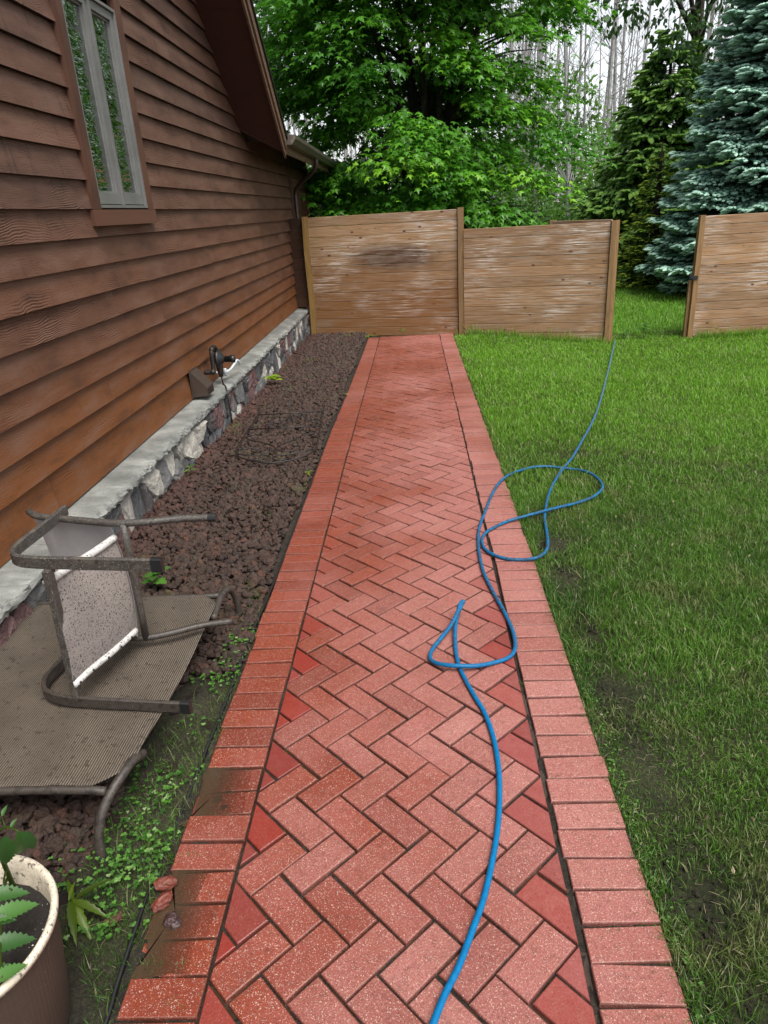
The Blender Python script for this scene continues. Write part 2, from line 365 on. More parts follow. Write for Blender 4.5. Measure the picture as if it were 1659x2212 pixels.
def mat_grass(name, lo, hi, dry, patch=1.):
    g = G(name); rnd = g.attr('rnd'); tip = g.attr('tip'); o = g.geo_pos(); y = g.sep(o)[1]
    n = g.noise(o, 1.3, 3, .6); n2 = g.noise(g.map(o, (1, 1, 1), (9, 4, 0)), 3.4, 3, .6)
    c = g.mix(g.math('ADD', g.math('MULTIPLY', rnd, .6), g.rng(n, .35, .65, -.2, .5), clamp=True), lo, hi)
    far = g.rng(y, 3.0, 6.5, 0., 1., True)
    c = g.mix(g.math('MULTIPLY', far, .62*patch), c, (.19, .42, .022))
    c = g.mix(g.math('MULTIPLY', g.rng(n2, .52, .68, 0., .75), g.rng(far, 0., 1., 1., .35)), c, dry)
    c = g.mix(g.math('MULTIPLY', g.math('GREATER_THAN', rnd, .93), .75), c, (.36, .33, .19))
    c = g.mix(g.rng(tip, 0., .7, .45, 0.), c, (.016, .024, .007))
    return g.leafy(c, g.mix(.5, c, hi), .32, .42, .35)
M = {}
M['siding'] = mat_siding()
M['trim'] = mat_wood('stained_trim', (.075, .034, .021), (.10, .047, .029), rough=.55, grain='x')
M['trimv'] = mat_wood('stained_trim_upright', (.078, .034, .021), (.098, .044, .027), rough=.55, grain='z')
M['fence'] = mat_wood('weathered_fence_boards', (.205, .112, .052), (.31, .180, .092), knots=True, pale=.9, rough=.62, brown=(.35, (.135, .056, .022), .75))
M['fence_b'] = mat_wood('brown_fence_boards', (.215, .125, .060), (.325, .200, .108), knots=True, pale=.80, rough=.55, brown=(1.20, (.165, .072, .022), .92), stain=(.15, 1.13))
M['post'] = mat_wood('pine_posts', (.165, .092, .036), (.25, .148, .065), grain='z', rough=.6)
M['post_y'] = mat_wood('yellow_pine_post', (.20, .112, .028), (.28, .165, .05), grain='z', rough=.55)
M['filler'] = mat_wood('dark_brown_boards', (.045, .022, .013), (.07, .036, .02), grain='x')
M['soffit'] = mat_plain('dark_red_stain', (.040, .010, .005), .7, scale=12.)
M['rake'] = mat_wood('rake_boards', (.10, .058, .034), (.16, .095, .06), grain='x', rough=.6)
M['paver'] = mat_paver()
M['joint'] = mat_soil('joint_mud', [(.012, .010, .008), (.030, .024, .018), (.06, .048, .035)], 70., .6)
M['soil'] = mat_soil('wet_topsoil', [(.012, .010, .007), (.036, .029, .019), (.085, .075, .045)], 75., .75, 1., .02)
M['rockbase'] = mat_soil('lava_grit', [(.010, .007, .006), (.028, .016, .013), (.055, .030, .024)], 70., .8, 1., .02)
M['lawnsoil'] = mat_soil('lawn_thatch', [(.012, .014, .006), (.036, .042, .014), (.095, .098, .038)], 85., .85, 1., .02)
M['farlawn'] = mat_soil('far_lawn', [(.04, .10, .010), (.075, .19, .018), (.12, .27, .025)], 14., .85, 1., .03)
M['rock'] = mat_rock()
def mat_stone():
    g = G('field_stones'); o = g.obj(); rnd = g.attr('rnd'); kind = g.attr('cut'); n = g.noise(o, 28., 5, .7); n2 = g.noise(o, 120., 4, .7)
    c = g.ramp(kind, [(0., (.055, .058, .064)), (.24, (.10, .10, .105)), (.25, (.115, .062, .062)), (.44, (.17, .085, .082)), (.45, (.19, .185, .175)), (.66, (.13, .13, .13)), (.67, (.50, .47, .41)), (.84, (.40, .38, .34)), (.85, (.045, .045, .05)), (1., (.09, .075, .075))])
    c = g.mix(g.rng(n, .35, .68, 0., .6), c, g.mix(.5, c, (.03, .03, .03)))
    c = g.mix(g.rng(n2, .55, .7, 0., .35), c, (.5, .48, .44))
    g.surf(c, .55, g.bump(g.math('ADD', n, g.math('MULTIPLY', n2, .35)), 1., .018), .4); return g.m
M['stone'] = mat_stone()
M['mortar'] = mat_soil('grey_mortar', [(.13, .13, .125), (.21, .21, .20), (.30, .30, .29)], 90., .85, .6, .006)
def mat_cap():
    g = G('cast_ledge_stone'); o = g.obj(); n = g.noise(o, 5., 4, .6); n2 = g.noise(o, 150., 4, .7)
    c = g.ramp(n, [(.3, (.105, .112, .104)), (.5, (.195, .20, .185)), (.70, (.32, .325, .30))])
    c = g.mix(g.rng(n2, .35, .65, 0., .35), c, (.18, .185, .175))
    v = g.n('TexVoronoi', {'Vector': o, 'Scale': 34.}); cr = g.sep(v.outputs['Color'])
    y = g.sep(g.geo_pos())[1]
    dots = g.math('MULTIPLY', g.math('MULTIPLY', g.rng(v.outputs['Distance'], .16, .26, 1., 0.), g.math('GREATER_THAN', cr[0], .52)), g.rng(y, 4.4, 6.5, 1., .15))
    c = g.mix(g.math('MULTIPLY', dots, .7), c, (.10, .105, .10))
    g.surf(c, .45, g.bump(n2, .8, .006), .45); return g.m
M['cap'] = mat_cap()
M['metal_win'] = mat_plain('grey_window_metal', (.14, .14, .135), .38, scale=5.)
M['gutter'] = mat_plain('brown_gutter_metal', (.075, .060, .050), .35, spots=[(9., .55, (.16, .14, .11), .5)])
M['down'] = mat_plain('dark_downspout', (.055, .036, .030), .4)
M['shingle'] = mat_plain('green_grey_shingles', (.055, .075, .07), .8, scale=50., bump=.6)
M['black'] = mat_plain('black_plastic', (.012, .012, .013), .4)
M['iron'] = mat_plain('rusty_black_iron', (.009, .007, .006), .5, spots=[(60., .60, (.035, .015, .008), .5)])
M['frame'] = mat_plain('speckled_grey_frame', (.048, .041, .036), .5, spots=[(300., .60, (.34, .33, .31), .75), (70., .58, (.02, .018, .015), .7), (30., .55, (.10, .085, .065), .5)], bump=.4, scale=200.)
M['frame2'] = mat_plain('muddy_brown_frame', (.042, .034, .028), .5, spots=[(220., .62, (.22, .20, .17), .5), (40., .55, (.015, .012, .01), .7)], bump=.4, scale=150.)
M['sling_up'] = mat_sling('pale_sling_fabric', (.27, .235, .215), (.36, .315, .29), 'z', 190., [(150., .565, (.030, .024, .022), .92), (60., .64, (.045, .035, .03), .8), (260., .60, (.03, .025, .02), .8)])
M['sling_back'] = mat_sling('pale_back_fabric', (.62, .60, .61), (.74, .72, .73), 'z', 190., [(150., .66, (.10, .09, .08), .8)], .35)
M['sling_flat'] = mat_sling('tan_ribbed_fabric', (.050, .038, .028), (.215, .18, .142), 'x', 125., [(95., .62, (.025, .02, .016), .9), (38., .61, (.03, .024, .018), .7)])
M['white'] = mat_plain('white_plastic', (.48, .52, .54), .35)
M['rail'] = mat_plain('white_rail', (.52, .50, .48), .5, spots=[(120., .60, (.04, .03, .025), .9), (45., .60, (.09, .075, .06), .7)])
M['vent'] = mat_plain('brown_plastic_vent', (.048, .033, .027), .4)
M['pot_in'] = mat_plain('cream_plastic', (.60, .53, .42), .5, spots=[(55., .60, (.06, .045, .03), .8), (150., .62, (.05, .035, .02), .8)])
def mat_pot():
    g = G('ribbed_brown_resin'); o = g.obj(); x, y, z = g.sep(o)[:3]; ang = g.math('ARCTAN2', y, x)
    wv = g.math('SINE', g.math('MULTIPLY', g.math('ADD', z, g.math('MULTIPLY', g.noise(o, 5., 3, .6), .05)), 6.283*170.))
    w2 = g.math('SINE', g.math('MULTIPLY', ang, 110.))
    n = g.noise(o, 30., 4, .65)
    c = g.mix(g.rng(wv, -.2, .8), (.028, .018, .013), (.105, .066, .046)); c = g.mix(g.rng(n, .4, .7, 0., .5), c, (.05, .032, .024))
    s_ = g.noise(o, 190., 3, .6); c = g.mix(g.rng(s_, .66, .72, 0., .6), c, (.30, .25, .2))
    g.surf(c, .6, g.bump(g.math('ADD', wv, g.math('MULTIPLY', w2, .3)), .5, .002), .3); return g.m
M['pot'] = mat_pot()
M['potsoil'] = mat_plain('potting_mix', (.012, .009, .007), .7, spots=[(110., .66, (.70, .68, .62), .95), (60., .62, (.035, .022, .012), .8)], bump=1., scale=160.)
def mat_hose():
    g = G('blue_rubber_hose'); o = g.obj(); n = g.noise(o, 60., 3, .6); y = g.sep(o)[1]
    c = g.mix(g.rng(n, .3, .7), (.0, .095, .24), (.0, .135, .31))
    s_ = g.noise(o, 85., 4, .7); amt = g.rng(y, 2.0, 2.8, .0, .85); c = g.mix(g.math('MULTIPLY', g.rng(s_, .47, .54), amt), c, (.035, .04, .045))
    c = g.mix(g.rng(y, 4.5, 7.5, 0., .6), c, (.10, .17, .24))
    g.surf(c, .45, None, .22); return g.m
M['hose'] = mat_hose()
def mat_water():
    g = G('muddy_water'); o = g.obj(); dp = g.attr('depth'); p = g.n('BsdfPrincipled', {'Base Color': (.060, .038, .022), 'Roughness': .03, 'Specular IOR Level': .5, 'Normal': g.bump(g.noise(o, 14., 2), .03, .01)})
    t = g.n('BsdfTransparent'); gl = g.n('BsdfGlossy', {'Roughness': .03, 'Color': (1, 1, 1)}); fr = g.n('Fresnel', {'IOR': 1.33})
    a = g.n('MixShader', {0: g.rng(dp, 0., 1., .06, .88), 1: t.outputs[0], 2: p.outputs[0]}); b = g.n('MixShader', {0: fr.outputs[0], 1: a.outputs[0], 2: gl.outputs[0]})
    g.t.links.new(b.outputs[0], g.out.inputs[0]); return g.m
M['water'] = mat_water()
def mat_glass():
    g = G('window_glass'); o = g.obj(); x, y, z = g.sep(o)[:3]
    h = g.noise(g.comb(0., g.math('MULTIPLY', y, 2.5), g.math('MULTIPLY', z, 9.)), 1.4, 2, .5)
    h2 = g.noise(g.comb(0., g.math('MULTIPLY', y, 3.), g.math('MULTIPLY', z, 30.)), 1.2, 2, .6)
    nn = g.bump(g.math('ADD', h, g.math('MULTIPLY', h2, .35)), .5, .05)
    t = g.n('BsdfTransparent', {'Color': (.55, .6, .55)}); gl = g.n('BsdfGlossy', {'Roughness': .015, 'Color': (.95, 1, .95), 'Normal': nn}); fr = g.n('Fresnel', {'IOR': 5.0})
    b = g.n('MixShader', {0: fr.outputs[0], 1: t.outputs[0], 2: gl.outputs[0]}); g.t.links.new(b.outputs[0], g.out.inputs[0]); return g.m
M['glass'] = mat_glass()
def mat_curtain():
    g = G('plaid_curtain'); o = g.obj(); y, z = g.sep(o)[1], g.sep(o)[2]
    a = g.math('SINE', g.math('MULTIPLY', y, 6.283*11.)); b = g.math('SINE', g.math('MULTIPLY', z, 6.283*8.))
    c = g.mix(g.rng(a, .90, .96), (.020, .026, .014), (.26, .24, .11)); c = g.mix(g.rng(b, .93, .97, 0., .6), c, (.22, .21, .10))
    c = g.mix(g.rng(a, -.7, -.5, .5, 0.), c, (.07, .055, .02)); g.surf(c, .9, None, .1); return g.m
M['curtain'] = mat_curtain()
M['frost'] = mat_plain('frosted_glass', (.30, .31, .30), .4)
M['bark'] = mat_soil('dark_bark', [(.010, .008, .006), (.025, .019, .014), (.05, .04, .03)], 14., .85, 1., .03)
M['greybark'] = mat_soil('grey_bark', [(.14, .135, .13), (.23, .225, .22), (.34, .33, .32)], 9., .85, .8, .03)
M['maple'] = mat_leaf('maple_leaves', [(0., (.020, .085, .007)), (.5, (.055, .185, .012)), (.85, (.115, .30, .016)), (1., (.20, .42, .024))], (.12, .38, .02), .30, .35, .38, (.060, .17, .015))
M['broad'] = mat_leaf('broad_leaves', [(0., (.012, .035, .010)), (.6, (.022, .065, .016)), (1., (.045, .11, .022))], (.06, .15, .02), .3, .3, .4, (.04, .10, .015))
M['spruce'] = mat_leaf('blue_spruce_needles', [(0., (.010, .028, .020)), (.4, (.06, .145, .105)), (.7, (.24, .43, .335)), (1., (.40, .60, .49))], (.08, .16, .11), .12, .25, .5, (.09, .17, .12))
M['hemlock'] = mat_leaf('dark_evergreen_needles', [(0., (.010, .034, .010)), (.5, (.055, .145, .026)), (.8, (.135, .28, .048)), (1., (.22, .40, .065))], (.09, .2, .03), .25, .3, .5, (.05, .12, .015))
M['shrub'] = mat_leaf('shrub_leaves', [(0., (.02, .06, .012)), (.5, (.06, .155, .022)), (1., (.15, .30, .045))], (.12, .26, .03), .35, .4, .45, (.09, .19, .025))
M['yellowshrub'] = mat_leaf('yellow_green_tips', [(0., (.03, .07, .008)), (.5, (.10, .18, .012)), (1., (.26, .36, .025))], (.2, .32, .02), .3, .3, .45, (.2, .3, .02))
M['weed'] = mat_leaf('weed_leaves', [(0., (.022, .065, .012)), (.5, (.055, .15, .024)), (.9, (.11, .26, .04)), (1., (.26, .32, .16))], (.18, .38, .04), .3, .3, .42, (.10, .19, .03))
M['lime'] = mat_leaf('lime_seedling_leaves', [(0., (.14, .24, .015)), (1., (.28, .40, .03))], (.3, .42, .03), .35, .2, .4, (.3, .38, .02))
M['tomato'] = mat_leaf('tomato_leaves', [(0., (.022, .070, .016)), (.6, (.045, .125, .026)), (1., (.075, .18, .04))], (.12, .25, .04), .3, .3, .45, (.05, .12, .02))
M['mossy'] = mat_leaf('mottled_weed_leaves', [(0., (.035, .06, .006)), (1., (.10, .16, .012))], (.2, .26, .02), .35, .5, .35, (.04, .06, .006))
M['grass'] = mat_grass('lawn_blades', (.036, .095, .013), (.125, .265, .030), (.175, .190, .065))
M['grass2'] = mat_grass('weedy_blades', (.04, .10, .014), (.14, .27, .04), (.16, .17, .07), 0.)
M['straw'] = mat_plain('dead_straw', (.24, .20, .12), .8)
M['deadleaf'] = mat_plain('dead_leaf', (.13, .055, .025), .6)
# ================================================================== GROUND
mb = MB()
gx = np.concatenate([np.linspace(-120, -12, 14), np.linspace(-10, 12, 45), np.linspace(14, 120, 14)])
gy = np.concatenate([np.linspace(-30, -3, 8), np.linspace(-2, 24, 70), np.linspace(26, 240, 30)])
grid(mb, gx, gy, lambda X, Y: -.06 + zl(X, Y) + .04*np.sin(X*.7)*np.sin(Y*.5)*sm(14, 30, Y))
tag(mb.build('ground', M['soil']), kind='structure')
mb = MB(); grid(mb, np.concatenate([np.linspace(.50, 1.2, 30), np.linspace(1.23, 16, 80)]), np.concatenate([np.linspace(-1, 6, 140), np.linspace(6.05, 11.2, 60)]),
     lambda X, Y: zl(X, Y) - .016 + .008*np.sin(X*9+Y*3)*np.sin(Y*7-X*2))
tag(mb.build('lawn', M['lawnsoil']), kind='structure')
mb = MB(); grid(mb, np.linspace(-6, 16, 60), np.linspace(11.2, 22.5, 60), lambda X, Y: zl(np.maximum(X, .7+(Y-11.2)), Y) - .016)
tag(mb.build('far_lawn', M['farlawn']), kind='structure')
# planting bed
mb = MB(); grid(mb, np.linspace(-1.78, -.735, 60), np.linspace(-.5, 11.7, 300),
     lambda X, Y: zb(X, Y) - .020 + .010*np.sin(X*23+Y*5)*np.sin(Y*17-X*9) - .03*(X > -.80) - .03*((X > -.83) & (Y < 2.)))
BED = mb.build('planting_bed', M['rockbase']); tag(BED, kind='structure')
mb = MB(); grid(mb, np.linspace(-1.30, -.752, 40), np.linspace(-.4, 2.9, 120), lambda X, Y: zb(X, Y) - .012 + .007*np.sin(X*41+Y*9)*np.sin(Y*37-X*17) - .05*sm(2.2, 2.9, Y) - .05*sm(-1.0, -1.28, X) - .006*(X > -.79))
M['mud'] = mat_soil('mossy_mud', [(.016, .013, .009), (.050, .045, .028), (.115, .115, .060)], 110., .7, 1., .015)
tag(mb.build('mud', M['mud']), kind='structure')
# ================================================================== BRICK PATH
LX0, LX1, RX0 = -.757, -.561, .349
path = MB()
def paver(P, zc, tilt, ch=.0038, **at):
    P = np.array(P, float); c = P.mean(0); n = len(P)
    T = inset(P, ch)
    def z(Q, dz): return np.array([zc + dz + tilt[0]*(q[0]-c[0]) + tilt[1]*(q[1]-c[1]) + float(zp(q[1])) for q in Q])
    M2 = inset(P, ch*.35)
    V = np.concatenate([np.c_[P, z(P, -.045)], np.c_[P, z(P, -.0055)], np.c_[M2, z(M2, -.0018)], np.c_[T, z(T, 0)]])
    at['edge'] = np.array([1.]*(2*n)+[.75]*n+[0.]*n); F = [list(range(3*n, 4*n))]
    for k in range(3):
        for i in range(n): F.append((k*n+i, k*n+(i+1) % n, (k+1)*n+(i+1) % n, (k+1)*n+i))
    path.add(V, F, **at)
wu = .1005; s2 = 1/sqrt(2); U0, V0 = .993, 1.056     # centre of one measured paver in the rotated frame
fx0, fx1 = LX1+.004, RX0-.002
for a in range(-12, 92):
    for b in range(-92, 60):
        k = (a-b) % 4
        if k == 0: u1, u2, v1, v2 = a, a+2, b, b+1
        elif k == 3: u1, u2, v1, v2 = a, a+1, b, b+2
        else: continue
        u1, u2 = [U0 + (q-1)*wu for q in (u1, u2)]; v1, v2 = [-V0 + (q-.5)*wu for q in (v1, v2)]
        gp = .0031 + R.uniform(-.0008, .0012)
        C = [(u1+gp, v1+gp), (u2-gp, v1+gp), (u2-gp, v2-gp), (u1+gp, v2-gp)]
        jx, jy, ja = R.gauss(0, .0011), R.gauss(0, .0011), R.gauss(0, .006)
        cu, cv = (u1+u2)/2, (v1+v2)/2
        C = [(cu+(p-cu)*cos(ja)-(q-cv)*sin(ja)+jx, cv+(p-cu)*sin(ja)+(q-cv)*cos(ja)+jy) for p, q in C]
        P = [((p-(-q))*s2, (p+(-q))*s2) for p, q in C]      # x=(u-v)/sqrt2, y=(u+v)/sqrt2 with v=-q
        cy = sum(p[1] for p in P)/4; cx = sum(p[0] for p in P)/4
        if cy < .55 or cy > 11.05 or cx < fx0-.16 or cx > fx1+.16: continue
        if area(P) < 0: P = P[::-1]
        A0 = area(P); Q = clip(clip(P, 1, 0, fx1), -1, 0, -fx0); Q = clip(Q, 0, 1, 10.98) if len(Q) > 2 else Q
        Q = [p for i, p in enumerate(Q) if (abs(p[0]-Q[i-1][0])+abs(p[1]-Q[i-1][1])) > .006]
        if len(Q) < 3 or area(Q) < .0009: continue
        cut = 1. if area(Q) < A0*.93 else 0.
        wv = .30 + .52*float(sm(.05, -.5, cx)) - .28*float(sm(-.1, .3, cx))*float(1-sm(4, 8, cy))
        wv += .55*float(np.exp(-((cx+.08)/.30)**2-((cy-8.6)/.55)**2)) + .30*float(sm(5, 8, cy))*.6 + R.gauss(0, .09)
        cutred = cut*float(1-.85*sm(2.3, 3.6, cy))*(.75+.25*R.random())
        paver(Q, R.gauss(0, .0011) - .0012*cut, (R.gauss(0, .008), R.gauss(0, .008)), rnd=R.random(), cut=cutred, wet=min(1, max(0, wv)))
y = .62
while y < 10.95:                                        # the two soldier-course borders
    for side in (0, 1):
        h = .1003; yy = y + R.gauss(0, .001); g_ = .0022 + R.uniform(0, .0018)
        if side == 0:
            x0, x1 = LX0 + R.gauss(0, .003), LX1 - .003 + R.gauss(0, .001)
            yc = y+.05; x0 += .02*float(sm(6, 11, yc))
            sink = 0.
            for (p, q, d) in ((1.14, 1.46, 1.), (1.58, 1.85, 1.), (.6, 1.14, .35), (2.3, 2.5, .3)):
                if p < yc < q: sink = d
            tilt = (.068*sink + R.gauss(0, .006), R.gauss(0, .006)); zc = -.0062*sink + R.gauss(0, .0010)
            wet = 1.12 - .22*float(sm(4.5, 8, yc)) + R.gauss(0, .08); sk = R.gauss(0, .0012)
        else:
            yy += .033; yc = y+.083
            gapx = .004 + .008*float(sm(.9, 1.35, yc))*float(1-sm(3.0, 6.2, yc)) + (.005 if yc < 1.45 else 0)
            x0 = RX0 + gapx + R.gauss(0, .0022); x1 = x0 + .197
            tilt = (R.gauss(0, .010), R.gauss(0, .008)); zc = .0008 + R.gauss(0, .0016); wet = .10 + .30*float(sm(3.5, 7, yc)) + R.gauss(0, .07); sk = R.gauss(0, .0014)
        P = [(x0, yy+g_-sk), (x1, yy+g_+sk), (x1, yy+h-g_+sk), (x0, yy+h-g_-sk)]
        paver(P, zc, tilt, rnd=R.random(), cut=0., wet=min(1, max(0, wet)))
    y += .1003
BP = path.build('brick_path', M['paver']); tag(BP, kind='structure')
mb = MB(); grid(mb, np.linspace(-.80, .60, 90), np.linspace(.3, 11.1, 500),
     lambda X, Y: zp(Y) - .0135 + .006*np.sin(X*31+Y*13)*np.sin(Y*19-X*11) - .004*np.sin(X*70)*np.sin(Y*77))
tag(mb.build('joint_soil', M['joint']), kind='structure')
# water standing in joints and over the sunken border
mb = MB(); grid(mb, np.linspace(-.55, .372, 3), np.linspace(.3, 2.2, 3), lambda X, Y: X*0-.0145, depth=.8)
tag(mb.build('joint_water', M['water']), kind='structure')
def blob(mb, pts, z, k=6):
    P = cat_rom(pts+[pts[0]], k)[:-1]; P = P + rng.normal(0, .0022, P.shape); n = len(P)
    c = P.mean(0); V = np.concatenate([np.c_[P, np.full(n, z)], np.c_[c+(P-c)*.6, np.full(n, z)], [[c[0], c[1], z]]]); F = [(i, (i+1) % n, n+(i+1) % n, n+i) for i in range(n)]+[(n+i, n+(i+1) % n, 2*n) for i in range(n)]
    mb.add(V, F, depth=np.clip((-.615-V[:, 0])/.11+.12*np.sin(V[:, 1]*40), 0, 1))
def puddle(pts, z, label):
    mb = MB(); blob(mb, [list(p) for p in pts], z); o = mb.build('puddle', M['water']); tag(o, label, 'puddle', kind='structure'); return o
puddle([(-.56, 1.852), (-.69, 1.850), (-.735, 1.838), (-.757, 1.80), (-.752, 1.75), (-.748, 1.69), (-.745, 1.63), (-.765, 1.585), (-.66, 1.582), (-.56, 1.585)], -.0030, 'larger brown puddle over sunken border bricks')
puddle([(-.56, 1.452), (-.66, 1.446), (-.735, 1.44), (-.742, 1.40), (-.724, 1.37), (-.722, 1.33), (-.752, 1.29), (-.756, 1.24), (-.735, 1.18), (-.75, 1.12), (-.66, 1.13), (-.56, 1.14)], -.0032, 'brown puddle beside the red rocks')
# ================================================================== LAVA ROCK BED
def ico(sub):
    t = (1+sqrt(5))/2
    V = [(-1,t,0),(1,t,0),(-1,-t,0),(1,-t,0),(0,-1,t),(0,1,t),(0,-1,-t),(0,1,-t),(t,0,-1),(t,0,1),(-t,0,-1),(-t,0,1)]
    F = [(0,11,5),(0,5,1),(0,1,7),(0,7,10),(0,10,11),(1,5,9),(5,11,4),(11,10,2),(10,7,6),(7,1,8),(3,9,4),(3,4,2),(3,2,6),(3,6,8),(3,8,9),(4,9,5),(2,4,11),(6,2,10),(8,6,7),(9,8,1)]
    V = [np.array(v)/np.linalg.norm(v) for v in V]
    for _ in range(sub):
        c = {}; F2 = []
        def mid(a, b):
            k = (min(a, b), max(a, b))
            if k not in c: m = V[a]+V[b]; V.append(m/np.linalg.norm(m)); c[k] = len(V)-1
            return c[k]
        for a, b, d in F:
            e, f, g_ = mid(a, b), mid(b, d), mid(d, a); F2 += [(a, e, g_), (b, f, e), (d, g_, f), (e, f, g_)]
        F = F2
    return np.array(V), np.array(F)
ROCKT = {s: [] for s in (0, 1, 2)}
for s in (0, 1, 2):
    V, F = ico(s)
    for k in range(10):
        d = 1 + .24*snoise(V*1.0, 2.2, 100+k) + rng.normal(0, .10 if s < 2 else .06, len(V))
        ROCKT[s].append((V*np.clip(d, .55, 1.5)[:, None]*np.array([1, rng.uniform(.7, 1), rng.uniform(.55, .8)]), F))
def rand_frames(n, flat=.6):
    N = nrm(np.c_[rng.normal(0, flat, n), rng.normal(0, flat, n), np.ones(n)]); D = rng.normal(size=(n, 3)); return frames(N, D)
mb = MB()
def rocks(x0, x1, y0, y1, sp, r, sub, dz, keep=lambda x, y: np.ones_like(x, bool)):
    X, Y = np.meshgrid(np.arange(x0, x1, sp), np.arange(y0, y1, sp)); X = X.ravel()+rng.uniform(-.5, .5, X.size)*sp; Y = Y.ravel()+rng.uniform(-.5, .5, Y.size)*sp
    k = keep(X, Y); X, Y = X[k], Y[k]; n = len(X); which = rng.integers(0, 10, n)
    for w_ in range(10):
        q = which == w_
        if not q.any(): continue
        m = q.sum(); P = np.c_[X[q], Y[q], zb(X[q], Y[q]) + dz + rng.normal(0, .004, m)]
        Sd, D, N = rand_frames(m); sc = r*rng.lognormal(0, .28, m)
        stamp(mb, ROCKT[sub][w_][0], [ROCKT[sub][w_][1]], P, Sd, D, N, sc, rnd=rng.random(m))
edge = lambda x, y: (x < -.785 + .02*np.sin(y*3)) & ((y > 2.35) | (x < -.99 - .05*np.sin(y*7) - .07*(2.35-y)))
rocks(-1.74, -.77, 3.6, 11.6, .027, .0138, 0, -.004, edge)
rocks(-1.74, -.77, 3.6, 11.6, .040, .0185, 1, .004, edge)
rocks(-1.74, -.77, 1.25, 3.6, .024, .0135, 1, -.003, edge)
rocks(-1.74, -.77, 1.25, 3.6, .038, .0190, 2, .006, edge)
tag(mb.build('lava_gravel', M['rock']), kind='stuff')
def loose_rock(x, y, z, r, t, rot, label, mat='rock', rnd=1., name='lava_rock'):
    mb = MB(); V, F = ROCKT[2][t]; a = rot; Rm = np.array([[cos(a), -sin(a), 0], [sin(a), cos(a), 0], [0, 0, 1]])
    mb.add((V*np.array([1.08, .98, .85])*r) @ Rm.T + np.array([x, y, z+r*.5]), F, rnd=rnd)
    o = mb.build(name, mat); return tag(o, label, 'rock')
M['redrock'] = mat_plain('red_lava_rock', (.13, .026, .014), .5, spots=[(40., .56, (.09, .03, .025), .7)], bump=1., scale=120.)
M['purplerock'] = mat_plain('wet_purple_rock', (.036, .015, .015), .4, bump=1., scale=120.)
loose_rock(-.745, 1.375, -.004, .027, 0, .3, 'bright orange red rock at the top of the row beside the puddle', M['redrock'])
loose_rock(-.738, 1.318, -.004, .028, 3, 1.2, 'dark red rock in the middle of the row beside the puddle', M['redrock'])
loose_rock(-.700, 1.268, -.012, .022, 5, 2.0, 'purple brown rock lying in the puddle', M['purplerock'])
loose_rock(-.862, 1.280, -.012, .022, 6, .5, 'small reddish rock half sunk in mud beside the pot', M['rock'])
loose_rock(1.02, 1.50, -.012, .020, 2, .5, 'small red rock lying in the thin grass', M['redrock'])
# ================================================================== HOUSE
house = thing('wooden_house', (-1.86, 6., 0.), 'brown cedar sided house with stone base along the path', 'house')
def zcourse(n): return .5654 + .1531*n
def yrake(z): return (9.115 - z)/.745
WY0, WY1, WZ0, WZ1 = 4.437, 5.402, 1.70, 3.06      # opening left for the window and its trim
mb = MB()
def lap(y0, y1, z0, z1, slope_top=None, rnd=0.):
    xf, xb = XW + R.uniform(-.001, .0015), XW - .030; ya = y1 if slope_top is None else slope_top
    V = [(xf, y0, z0), (xf, y1, z0), (xb, ya, z1), (xb, y0, z1), (xf-.036, y0, z0), (xf-.036, y1, z0), (xb-.02, ya, z1), (xb-.02, y0, z1)]
    # long boards get a few cross cuts so that the front bows a little
    mb.add(V, [(0, 1, 2, 3), (5, 4, 7, 6), (4, 0, 3, 7), (1, 5, 6, 2), (3, 2, 6, 7)], rnd=rnd)
    mb.add([V[4], V[5], V[1], V[0]], [(0, 1, 2, 3)], rnd=rnd, raw=1.)  # underside face, carries the painted lap shade
for n in range(-1, 27):
    z0 = zcourse(n); z1 = z0 + .1531 + .012
    if n == -1: z0 = .343
    yend = min(14.2, yrake(z0)+.0) if z0 > 2.55 else 14.2
    yt = min(14.2, yrake(z1)) if z0 > 2.55 else 14.2
    spans = [(-1.2, yend)]
    if 8 <= n <= 15: spans = [(-1.2, WY0), (WY1, yend)]
    for (a, b) in spans:
        cuts = [a]; p = a + R.uniform(.8, 3.5)
        while p < b - .6: cuts.append(p); p += R.uniform(1.6, 4.2)
        cuts.append(b)
        for i in range(len(cuts)-1):
            last = i == len(cuts)-2 and b == yend
            dz = R.gauss(0, .0012)
            lap(cuts[i]+.0012, cuts[i+1]-.0012, z0+dz, z1, yt if last else None, R.random())
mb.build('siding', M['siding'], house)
mb = MB(); mb.box((XW-.30, -1.2, -.05), (XW-.05, 14.19, 2.55)); mb.box((XW-.30, -1.2, 2.551), (XW-.05, WY0-.02, 4.6)); mb.box((XW-.30, WY1+.02, 2.551), (XW-.05, 7.2, 4.6))
# keep the opening: remove the sheathing where the window sits
mb = MB()
for (ya, yb, za, zb_) in ((-1.2, WY0, -.05, 4.6), (WY1, 14.19, -.05, 2.6), (WY0, WY1, -.05, 1.72), (WY0, WY1, 3.02, 4.6), (WY1, 7.4, 2.6, 3.4), (WY1, 6.5, 3.4, 4.1)):
    mb.box((XW-.20, ya, za), (XW-.05, yb, zb_))
mb.build('wall_sheathing', M['filler'], house)
# corner board with the sawtooth of the siding ends
mb = MB(); mb.box((XW-.03, 11.93, .36), (XW+.012, 11.985, 2.5), rnd=.3); mb.build('corner_board', M['trimv'], house)
